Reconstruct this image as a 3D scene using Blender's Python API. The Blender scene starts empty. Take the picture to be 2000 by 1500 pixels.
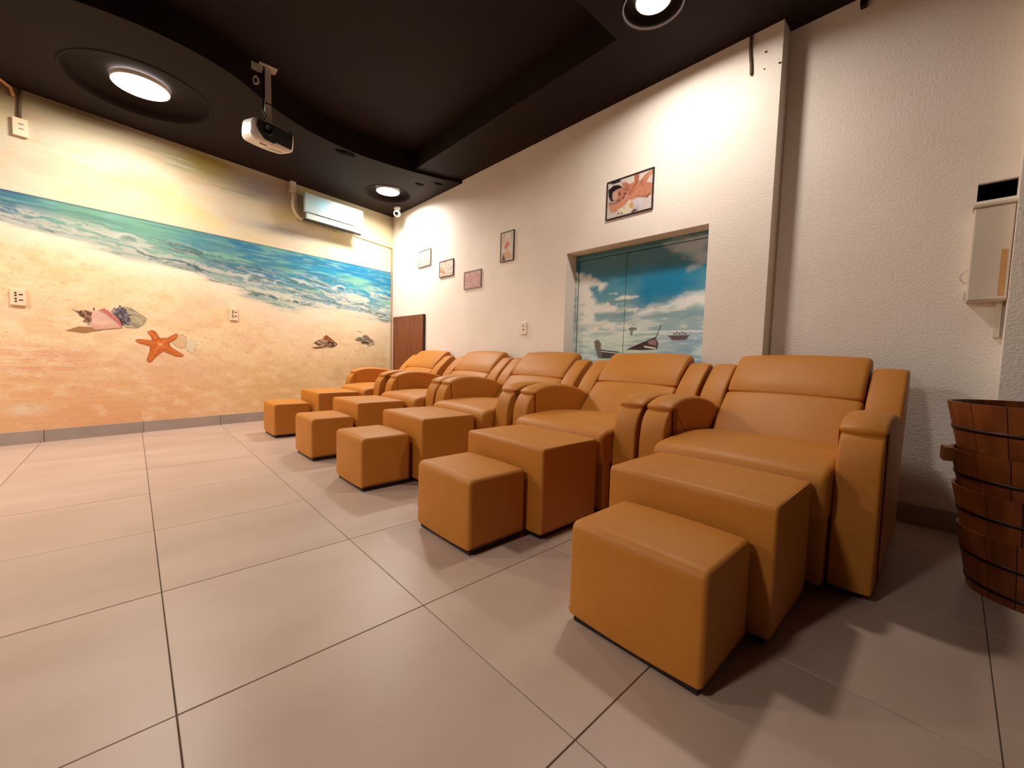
import bpy, bmesh, math, random
import numpy as np
from mathutils import Vector, Matrix

# ---------------------------------------------------------------- camera, world, exposure
S = bpy.context.scene
COL = S.collection
H = 0.7843                       # camera height, floor tiles are 0.6 m
cam_d = bpy.data.cameras.new('camera')
cam_d.sensor_width = 36.0
cam_d.lens = 798.4 / 2000 * 36.0
cam_d.clip_start = 0.02
cam = bpy.data.objects.new('camera', cam_d)
COL.objects.link(cam)
_r = (0.73317407, -0.67949122, 0.02734001)
_u = (0.02526047, 0.06738782, 0.99740703)
_f = (0.6795717, 0.73058235, -0.06657127)
cam.matrix_world = Matrix(((_r[0], _u[0], -_f[0], 0), (_r[1], _u[1], -_f[1], 0),
                           (_r[2], _u[2], -_f[2], H), (0, 0, 0, 1)))
S.camera = cam
S.view_settings.view_transform = 'Standard'
S.view_settings.look = 'None'
S.view_settings.exposure = 0.15
S.view_settings.gamma = 1.0
S.view_settings.use_curve_mapping = False
S.cycles.use_denoising = True
S.cycles.max_bounces = 8
S.cycles.diffuse_bounces = 5
S.cycles.sample_clamp_indirect = 6.0
W = bpy.data.worlds.new('world')
S.world = W
W.use_nodes = True
W.node_tree.nodes['Background'].inputs[0].default_value = (1.0, 0.8, 0.6, 1)
W.node_tree.nodes['Background'].inputs[1].default_value = 0.0
LAMP_COLOR = (1.0, 0.92, 0.84)
LAMP_STRENGTH = 14.0           # glow of the visible panel
# lamps: x, y, z of the soffit they sit in, panel radius, recess radius, watts
LAMPS = [(0.10, 4.27, 2.69, 0.165, 0.42, 35.0, 172),
         (2.30, 4.75, 2.69, 0.130, 0.26, 36.0, 160),
         (2.14, 1.25, 2.72, 0.090, 0.16, 18.0, 174),
         (-2.00, 1.10, 2.72, 0.150, 0.30, 50.0, 176),
         (-2.10, 3.85, 2.69, 0.165, 0.42, 64.0, 176)]
for _x, _y, _z, _ra, _rb, _w, _sp in LAMPS:
    _l = bpy.data.lights.new('ceiling_lamp', 'AREA')
    _l.shape = 'DISK'; _l.size = 2 * _ra * 0.97; _l.energy = _w; _l.color = LAMP_COLOR
    _l.spread = math.radians(_sp)
    _o = bpy.data.objects.new('ceiling_lamp', _l); COL.objects.link(_o)
    _o.location = (_x, _y, _z + 0.018)

# ---------------------------------------------------------------- helpers
def lin(c):
    c = np.asarray(c, float) / 255.0
    return np.where(c <= 0.04045, c / 12.92, ((c + 0.055) / 1.055) ** 2.4)

def L4(c):
    a = lin(c)
    return (float(a[0]), float(a[1]), float(a[2]), 1.0)

def link(o, parent=None):
    COL.objects.link(o)
    if parent is not None:
        o.parent = parent
    return o

def tag(o, label=None, cat=None, group=None, kind=None):
    if label: o['label'] = label
    if cat: o['category'] = cat
    if group: o['group'] = group
    if kind: o['kind'] = kind
    return o

def empty(name, loc=(0, 0, 0), rotz=0.0):
    o = bpy.data.objects.new(name, None)
    o.location = loc
    o.rotation_euler = (0, 0, rotz)
    o.empty_display_size = 0.1
    return link(o)

def mesh_obj(name, verts, faces, mat=None, parent=None, smooth=False):
    me = bpy.data.meshes.new(name)
    me.from_pydata([tuple(v) for v in verts], [], [tuple(f) for f in faces])
    if mat: me.materials.append(mat)
    if smooth:
        me.polygons.foreach_set('use_smooth', [True] * len(me.polygons))
    me.update()
    return link(bpy.data.objects.new(name, me), parent)

def bm_obj(name, bm, mat=None, parent=None, smooth=False):
    bmesh.ops.recalc_face_normals(bm, faces=bm.faces[:])
    me = bpy.data.meshes.new(name)
    bm.to_mesh(me); bm.free()
    if mat: me.materials.append(mat)
    if smooth:
        me.polygons.foreach_set('use_smooth', [True] * len(me.polygons))
    return link(bpy.data.objects.new(name, me), parent)

def add_box(bm, x0, x1, y0, y1, z0, z1, M=None, bev=0.0, seg=2):
    r = bmesh.ops.create_cube(bm, size=1.0)
    vs = r['verts']
    for v in vs:
        v.co = Vector(((x0 + x1) / 2 + v.co.x * (x1 - x0), (y0 + y1) / 2 + v.co.y * (y1 - y0), (z0 + z1) / 2 + v.co.z * (z1 - z0)))
    if bev > 0:
        es = list({e for v in vs for e in v.link_edges})
        rr = bmesh.ops.bevel(bm, geom=es, offset=bev, segments=seg, affect='EDGES', profile=0.5)
        vs = list({v for f in rr['faces'] for v in f.verts} | {v for v in vs if v.is_valid})
    if M is not None:
        for v in vs: v.co = M @ v.co
    return vs

def box(name, x0, x1, y0, y1, z0, z1, mat, parent=None, bev=0.0, M=None, seg=2):
    bm = bmesh.new()
    add_box(bm, x0, x1, y0, y1, z0, z1, M, bev, seg)
    return bm_obj(name, bm, mat, parent)

def tube_geo(bm, pts, r, n=10, caps=True):
    pts = [Vector(p) for p in pts]
    rings = []
    for i, p in enumerate(pts):
        if i == 0: t = pts[1] - p
        elif i == len(pts) - 1: t = p - pts[-2]
        else: t = (pts[i + 1] - p).normalized() + (p - pts[i - 1]).normalized()
        t.normalize()
        a = Vector((0, 0, 1)) if abs(t.z) < 0.9 else Vector((1, 0, 0))
        e1 = t.cross(a).normalized(); e2 = t.cross(e1).normalized()
        rr = r[i] if isinstance(r, (list, tuple)) else r
        rings.append([bm.verts.new(p + e1 * rr * math.cos(2 * math.pi * k / n) + e2 * rr * math.sin(2 * math.pi * k / n)) for k in range(n)])
    for a, b in zip(rings, rings[1:]):
        for k in range(n):
            bm.faces.new((a[k], a[(k + 1) % n], b[(k + 1) % n], b[k]))
    if caps:
        bm.faces.new(rings[0][::-1]); bm.faces.new(rings[-1])

def tube(name, pts, r, mat, parent=None, n=10):
    bm = bmesh.new(); tube_geo(bm, pts, r, n)
    return bm_obj(name, bm, mat, parent, smooth=True)

def spline(pts, n=8):
    pts = [Vector(p) for p in pts]
    P = [pts[0]] + pts + [pts[-1]]
    out = []
    for i in range(1, len(P) - 2):
        for k in range(n):
            t = k / n
            a, b, c, d = P[i - 1], P[i], P[i + 1], P[i + 2]
            out.append(0.5 * ((2 * b) + (c - a) * t + (2 * a - 5 * b + 4 * c - d) * t * t + (3 * b - a - 3 * c + d) * t ** 3))
    out.append(pts[-1])
    return out

def lathe(name, prof, mat, parent=None, loc=(0, 0, 0), n=48, smooth=True):
    """prof: list of (r, z)"""
    bm = bmesh.new(); rings = []
    for r, z in prof:
        if r < 1e-6:
            rings.append([bm.verts.new((loc[0], loc[1], loc[2] + z))])
        else:
            rings.append([bm.verts.new((loc[0] + r * math.cos(2 * math.pi * k / n), loc[1] + r * math.sin(2 * math.pi * k / n), loc[2] + z)) for k in range(n)])
    for a, b in zip(rings, rings[1:]):
        for k in range(n):
            k2 = (k + 1) % n
            if len(a) == 1 and len(b) == 1: continue
            if len(a) == 1: bm.faces.new((a[0], b[k2], b[k]))
            elif len(b) == 1: bm.faces.new((a[k], a[k2], b[0]))
            else: bm.faces.new((a[k], a[k2], b[k2], b[k]))
    return bm_obj(name, bm, mat, parent, smooth)

def round_poly(pts, rads, n=5):
    out = []
    m = len(pts)
    for i in range(m):
        p = np.array(pts[i], float); a = np.array(pts[i - 1], float); b = np.array(pts[(i + 1) % m], float)
        r = rads[i] if isinstance(rads, (list, tuple)) else rads
        da = a - p; db = b - p
        la = np.linalg.norm(da); lb = np.linalg.norm(db)
        if r <= 0:
            out.append(tuple(p)); continue
        r1 = min(r, la * 0.48); r2 = min(r, lb * 0.48)
        s = p + da / la * r1; e = p + db / lb * r2
        for k in range(n + 1):
            t = k / n
            out.append(tuple((1 - t) ** 2 * s + 2 * t * (1 - t) * p + t * t * e))
    return out

def loft(name, prof, v0, v1, r, mat, parent=None, puff=0.0, nm=8, m=4, flare=None):
    """closed profile (u,z) swept sideways from v0 to v1, ends rounded by r, swollen by puff in the middle"""
    P = np.array(prof, float)
    area = 0.5 * np.sum(P[:, 0] * np.roll(P[:, 1], -1) - np.roll(P[:, 0], -1) * P[:, 1])
    if area < 0: P = P[::-1].copy()
    nxt = np.roll(P, -1, 0) - P; prv = P - np.roll(P, 1, 0)
    t = nxt / np.maximum(1e-9, np.linalg.norm(nxt, axis=1))[:, None] + prv / np.maximum(1e-9, np.linalg.norm(prv, axis=1))[:, None]
    t /= np.maximum(1e-9, np.linalg.norm(t, axis=1))[:, None]
    N = np.stack([t[:, 1], -t[:, 0]], 1)
    st = []
    for k in range(m):
        a = k / m * math.pi / 2
        st.append((v0 + r * (1 - math.cos(a)) if False else v0 + r * (1 - math.cos(a)), -r * (1 - math.sin(a))))
    for k in range(nm + 1):
        s = k / nm
        st.append((v0 + r + (v1 - v0 - 2 * r) * s, puff * (1 - (2 * s - 1) ** 2)))
    for k in range(m - 1, -1, -1):
        a = k / m * math.pi / 2
        st.append((v1 - r * (1 - math.cos(a)), -r * (1 - math.sin(a))))
    n = len(P); V = []; F = []
    for v, off in st:
        Q = P + N * off
        V += [(q[0], v, q[1]) for q in Q]
    for j in range(len(st) - 1):
        for i in range(n):
            i2 = (i + 1) % n
            F.append((j * n + i, (j + 1) * n + i, (j + 1) * n + i2, j * n + i2))
    F.append(tuple(range(n))); F.append(tuple((len(st) - 1) * n + i for i in range(n - 1, -1, -1)))
    o = mesh_obj(name, V, F, mat, parent, smooth=True)
    bm = bmesh.new(); bm.from_mesh(o.data); bmesh.ops.recalc_face_normals(bm, faces=bm.faces[:])
    for f in bm.faces:
        if len(f.verts) > 4: f.smooth = False
    bm.to_mesh(o.data); bm.free()
    return o

def copy_tree(o, parent=None):
    c = o.copy(); COL.objects.link(c)
    if parent is not None: c.parent = parent
    for ch in list(o.children): copy_tree(ch, c)
    return c

# ---------------------------------------------------------------- materials
def material(name, rough=0.6, spec=0.4):
    m = bpy.data.materials.new(name); m.use_nodes = True
    b = m.node_tree.nodes['Principled BSDF']
    b.inputs['Roughness'].default_value = rough
    b.inputs['Specular IOR Level'].default_value = spec
    return m, m.node_tree, b

def noise_mat(name, c1, c2, scale=4.0, detail=4.0, rough=0.6, spec=0.4, bump=0.0, bscale=60.0, metal=0.0, stretch=(1, 1, 1), bdist=0.01, rvar=0.0, rand=0.0):
    m, nt, b = material(name, rough, spec)
    b.inputs['Metallic'].default_value = metal
    tc = nt.nodes.new('ShaderNodeTexCoord')
    mp = nt.nodes.new('ShaderNodeMapping'); mp.inputs['Scale'].default_value = stretch
    nt.links.new(tc.outputs['Object'], mp.inputs[0])
    vec = mp.outputs[0]
    if rand:
        oi = nt.nodes.new('ShaderNodeObjectInfo')
        mul = nt.nodes.new('ShaderNodeMath'); mul.operation = 'MULTIPLY'; mul.inputs[1].default_value = 37.0
        nt.links.new(oi.outputs['Random'], mul.inputs[0])
        ad = nt.nodes.new('ShaderNodeVectorMath'); ad.operation = 'ADD'
        nt.links.new(vec, ad.inputs[0]); nt.links.new(mul.outputs[0], ad.inputs[1]); vec = ad.outputs[0]
    nz = nt.nodes.new('ShaderNodeTexNoise'); nz.inputs['Scale'].default_value = scale; nz.inputs['Detail'].default_value = detail
    nt.links.new(vec, nz.inputs['Vector'])
    cr = nt.nodes.new('ShaderNodeValToRGB')
    cr.color_ramp.elements[0].position = 0.3; cr.color_ramp.elements[1].position = 0.7
    cr.color_ramp.elements[0].color = L4(c1); cr.color_ramp.elements[1].color = L4(c2)
    nt.links.new(nz.outputs['Fac'], cr.inputs[0])
    src = cr.outputs[0]
    if rand:
        hs = nt.nodes.new('ShaderNodeHueSaturation')
        mr = nt.nodes.new('ShaderNodeMapRange')
        mr.inputs['To Min'].default_value = 1 - rand; mr.inputs['To Max'].default_value = 1 + rand
        nt.links.new(oi.outputs['Random'], mr.inputs[0]); nt.links.new(mr.outputs[0], hs.inputs['Value'])
        nt.links.new(src, hs.inputs['Color']); src = hs.outputs[0]
    nt.links.new(src, b.inputs['Base Color'])
    if rvar:
        mr2 = nt.nodes.new('ShaderNodeMapRange')
        mr2.inputs['To Min'].default_value = rough - rvar; mr2.inputs['To Max'].default_value = rough + rvar
        nt.links.new(nz.outputs['Fac'], mr2.inputs[0]); nt.links.new(mr2.outputs[0], b.inputs['Roughness'])
    if bump:
        nb = nt.nodes.new('ShaderNodeTexNoise'); nb.inputs['Scale'].default_value = bscale; nb.inputs['Detail'].default_value = 3.0
        nt.links.new(vec, nb.inputs['Vector'])
        bp = nt.nodes.new('ShaderNodeBump'); bp.inputs['Strength'].default_value = bump; bp.inputs['Distance'].default_value = bdist
        nt.links.new(nb.outputs['Fac'], bp.inputs['Height']); nt.links.new(bp.outputs[0], b.inputs['Normal'])
    return m

def attr_mat(name, rough=0.7, spec=0.3, bump=0.0, bscale=60.0, bdist=0.004):
    m, nt, b = material(name, rough, spec)
    a = nt.nodes.new('ShaderNodeAttribute'); a.attribute_name = 'paint'
    nt.links.new(a.outputs['Color'], b.inputs['Base Color'])
    if bump:
        tc = nt.nodes.new('ShaderNodeTexCoord')
        nb = nt.nodes.new('ShaderNodeTexNoise'); nb.inputs['Scale'].default_value = bscale; nb.inputs['Detail'].default_value = 3.0
        nt.links.new(tc.outputs['Object'], nb.inputs['Vector'])
        bp = nt.nodes.new('ShaderNodeBump'); bp.inputs['Strength'].default_value = bump; bp.inputs['Distance'].default_value = bdist
        nt.links.new(nb.outputs['Fac'], bp.inputs['Height']); nt.links.new(bp.outputs[0], b.inputs['Normal'])
    return m

def emit_mat(name, col, strength):
    m = bpy.data.materials.new(name); m.use_nodes = True
    nt = m.node_tree; nt.nodes.clear()
    e = nt.nodes.new('ShaderNodeEmission'); o = nt.nodes.new('ShaderNodeOutputMaterial')
    e.inputs[0].default_value = (*col, 1); e.inputs[1].default_value = strength
    nt.links.new(e.outputs[0], o.inputs[0])
    return m

M_leather = noise_mat('tan_leather', (184, 115, 36), (192, 123, 44), scale=5, rough=0.5, spec=0.35, bump=0.25, bscale=420, bdist=0.002)
M_black = noise_mat('black_plinth', (26, 18, 15), (34, 24, 20), rough=0.6)
M_stucco = noise_mat('white_stucco', (238, 226, 212), (244, 234, 222), scale=2.5, rough=0.75, spec=0.25, bump=0.38, bscale=95, bdist=0.007)
M_plain = noise_mat('brown_plaster', (70, 56, 48), (78, 62, 54), scale=3, rough=0.8, bump=0.2, bscale=120, bdist=0.003)
M_ceiling = noise_mat('dark_brown_ceiling', (26, 13, 9), (31, 16, 11), scale=1.5, rough=0.75, spec=0.2, bump=0.05, bscale=20)
M_tile = noise_mat('porcelain_tile', (174, 148, 130), (186, 160, 142), scale=2.2, detail=8, rough=0.38, spec=0.45, rvar=0.08, rand=0.035, stretch=(1, 2.2, 1), bump=0.02, bscale=15)
M_skirt = noise_mat('grey_skirting_tile', (158, 142, 132), (172, 156, 145), scale=5, rough=0.45, rand=0.03)
M_grout = noise_mat('dark_grout', (95, 78, 66), (110, 92, 78), scale=20, rough=0.9)
M_white = noise_mat('white_plastic', (228, 222, 210), (232, 226, 215), rough=0.4)
M_ivory = noise_mat('ivory_plastic', (236, 224, 202), (240, 229, 208), rough=0.4)
M_dark = noise_mat('dark_plastic', (16, 10, 9), (20, 13, 11), rough=0.45, spec=0.3)
M_slot = noise_mat('socket_slot', (50, 36, 26), (62, 44, 32), rough=0.8)
M_metal = noise_mat('painted_steel', (190, 178, 164), (204, 192, 178), rough=0.45, scale=12)
M_boxpaint = noise_mat('box_paint', (214, 200, 180), (222, 208, 190), rough=0.6, scale=6)
M_wood = noise_mat('reddish_wood', (108, 56, 26), (138, 76, 38), scale=3, detail=6, rough=0.45, stretch=(6, 6, 0.5))
M_wood_edge = noise_mat('wood_edge', (46, 24, 14), (58, 30, 18), rough=0.6)
M_cedar = noise_mat('cedar_stave', (98, 46, 16), (130, 68, 25), scale=4, detail=6, rough=0.4, rand=0.14, stretch=(5, 5, 0.6))
M_hoop = noise_mat('dark_hoop', (40, 26, 20), (52, 34, 26), rough=0.3, metal=0.6)
M_cream = noise_mat('cream_pipe', (222, 206, 168), (230, 214, 178), rough=0.5)
M_orange = noise_mat('orange_pipe', (196, 140, 84), (206, 150, 94), rough=0.5)
M_cable = noise_mat('brown_cable', (92, 74, 54), (104, 84, 62), rough=0.7)
M_stain = noise_mat('ochre_stain', (196, 146, 92), (206, 160, 106), rough=0.8, scale=9)
M_framedark = noise_mat('dark_frame', (38, 22, 20), (48, 28, 25), rough=0.5)
M_framegrey = noise_mat('grey_frame', (120, 104, 96), (132, 116, 106), rough=0.5)
M_paint = attr_mat('mural_paint', rough=0.7, spec=0.25, bump=0.35, bscale=70, bdist=0.005)
M_art = attr_mat('art_paint', rough=0.6, spec=0.3, bump=0.1, bscale=60, bdist=0.002)
M_print = attr_mat('photo_print', rough=0.35, spec=0.4)
M_plate = noise_mat('mural_plate', (236, 210, 172), (242, 216, 180), rough=0.45)
M_trunk = noise_mat('trunking_shade_tint', (166, 138, 104), (180, 152, 116), rough=0.6)  # cream trunking browned, its thin cast shadow put into the colour
M_patch = noise_mat('dark_patch', (14, 9, 7), (18, 11, 9), rough=0.95, spec=0.05)
M_glass = noise_mat('dark_lens', (12, 10, 12), (18, 14, 16), rough=0.1, spec=0.6)
M_lamp = emit_mat('lamp_panel', LAMP_COLOR, LAMP_STRENGTH)

# ---------------------------------------------------------------- painting tools
_rng = np.random.default_rng(7)
_TAB = _rng.random((256, 256))
def vnoise(x, y, seed=0):
    x = np.asarray(x, float) + seed * 17.31; y = np.asarray(y, float) + seed * 9.77
    xi = np.floor(x).astype(int); yi = np.floor(y).astype(int)
    fx = x - xi; fy = y - yi
    fx = fx * fx * (3 - 2 * fx); fy = fy * fy * (3 - 2 * fy)
    T = lambda a, b: _TAB[a & 255, b & 255]
    return (T(xi, yi) * (1 - fx) + T(xi + 1, yi) * fx) * (1 - fy) + (T(xi, yi + 1) * (1 - fx) + T(xi + 1, yi + 1) * fx) * fy

def fbm(x, y, seed=0, octv=4):
    s = 0; a = 1; t = 0
    for k in range(octv):
        s = s + a * vnoise(x * 2 ** k, y * 2 ** k, seed + k * 3); t += a; a *= 0.55
    return s / t

def sm(x, a, b):
    t = np.clip((x - a) / (b - a), 0, 1)
    return t * t * (3 - 2 * t)

def mix(c, col, f):
    f = np.clip(f, 0, 1)[..., None]
    return c * (1 - f) + lin(col) * f

def sdist(X, Y, pts):
    """signed distance to polygon, negative inside"""
    d = np.full(X.shape, 1e9); ins = np.zeros(X.shape, bool)
    n = len(pts)
    for i in range(n):
        ax, ay = pts[i]; bx, by = pts[(i + 1) % n]
        ex, ey = bx - ax, by - ay
        t = np.clip(((X - ax) * ex + (Y - ay) * ey) / (ex * ex + ey * ey + 1e-12), 0, 1)
        d = np.minimum(d, (X - ax - ex * t) ** 2 + (Y - ay - ey * t) ** 2)
        if abs(ey) > 1e-12:
            c = ((ay > Y) != (by > Y)) & (X < ex * (Y - ay) / ey + ax)
            ins ^= c
    d = np.sqrt(d)
    return np.where(ins, -d, d)

def ldist(X, Y, pts):
    d = np.full(X.shape, 1e9)
    for (ax, ay), (bx, by) in zip(pts, pts[1:]):
        ex, ey = bx - ax, by - ay
        t = np.clip(((X - ax) * ex + (Y - ay) * ey) / (ex * ex + ey * ey + 1e-12), 0, 1)
        d = np.minimum(d, (X - ax - ex * t) ** 2 + (Y - ay - ey * t) ** 2)
    return np.sqrt(d)

class Canvas:
    def __init__(s, a0, a1, z0, z1, step, base=None):
        s.a = np.linspace(a0, a1, max(2, int(round(abs(a1 - a0) / step)) + 1)); s.z = np.linspace(z0, z1, max(2, int(round((z1 - z0) / step)) + 1))
        s.X, s.Y = np.meshgrid(s.a, s.z)
        s.c = np.zeros(s.X.shape + (3,)) + (lin(base) if base is not None else 0.5)
        s.al = np.zeros(s.X.shape) if base is None else np.ones(s.X.shape)
        s.step = step
    def _put(s, f, col, al=True):
        s.c = mix(s.c, col, f)
        if al: s.al = np.maximum(s.al, f)
    def poly(s, pts, col, soft=None, op=1.0, grow=0.0, wob=0.0):
        soft = soft or s.step
        d = sdist(s.X, s.Y, pts) - grow
        if wob: d = d + wob * (fbm(s.X * 18, s.Y * 30, 5) - 0.5) * 2
        s._put(np.clip(0.5 - d / soft, 0, 1) * op, col)
        return d
    def line(s, pts, w, col, soft=None, op=1.0, al=True):
        soft = soft or s.step
        s._put(np.clip(0.5 - (ldist(s.X, s.Y, pts) - w / 2) / soft, 0, 1) * op, col, al)
    def dot(s, p, r, col, soft=None, op=1.0, al=True):
        soft = soft or s.step
        s._put(np.clip(0.5 - (np.hypot(s.X - p[0], s.Y - p[1]) - r) / soft, 0, 1) * op, col, al)

def grid_mesh(name, POS, colr, mat, parent=None, mask=None, extra=None):
    """POS (nz,nx,3) points, colr (nz,nx,3) linear paint; mask keeps cells"""
    nz, nx = POS.shape[:2]
    idx = np.arange(nz * nx).reshape(nz, nx)
    q = np.stack([idx[:-1, :-1], idx[:-1, 1:], idx[1:, 1:], idx[1:, :-1]], -1)
    V = POS.reshape(-1, 3); Cc = colr.reshape(-1, 3)
    if mask is not None:
        mm = (mask[:-1, :-1] + mask[:-1, 1:] + mask[1:, 1:] + mask[1:, :-1]) / 4 > 0.5
        q = q[mm]
        used = np.unique(q); remap = np.zeros(len(V), int); remap[used] = np.arange(len(used))
        q = remap[q]; V = V[used]; Cc = Cc[used]
    q = q.reshape(-1, 4)
    if extra is not None:
        ev, ef, ec = extra
        q = np.concatenate([q, np.asarray(ef) + len(V)]); V = np.concatenate([V, np.asarray(ev, float)]); Cc = np.concatenate([Cc, np.tile(lin(ec), (len(ev), 1))])
    me = bpy.data.meshes.new(name)
    me.vertices.add(len(V)); me.vertices.foreach_set('co', V.astype(np.float32).ravel())
    me.loops.add(q.size); me.loops.foreach_set('vertex_index', q.astype(np.int32).ravel())
    me.polygons.add(len(q)); me.polygons.foreach_set('loop_start', np.arange(0, q.size, 4, dtype=np.int32))
    try: me.polygons.foreach_set('loop_total', np.full(len(q), 4, dtype=np.int32))
    except Exception: pass
    at = me.attributes.new('paint', 'FLOAT_COLOR', 'POINT')
    at.data.foreach_set('color', np.concatenate([Cc, np.ones((len(Cc), 1))], 1).astype(np.float32).ravel())
    me.materials.append(mat)
    me.update(calc_edges=True); me.validate()
    return link(bpy.data.objects.new(name, me), parent)

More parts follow.
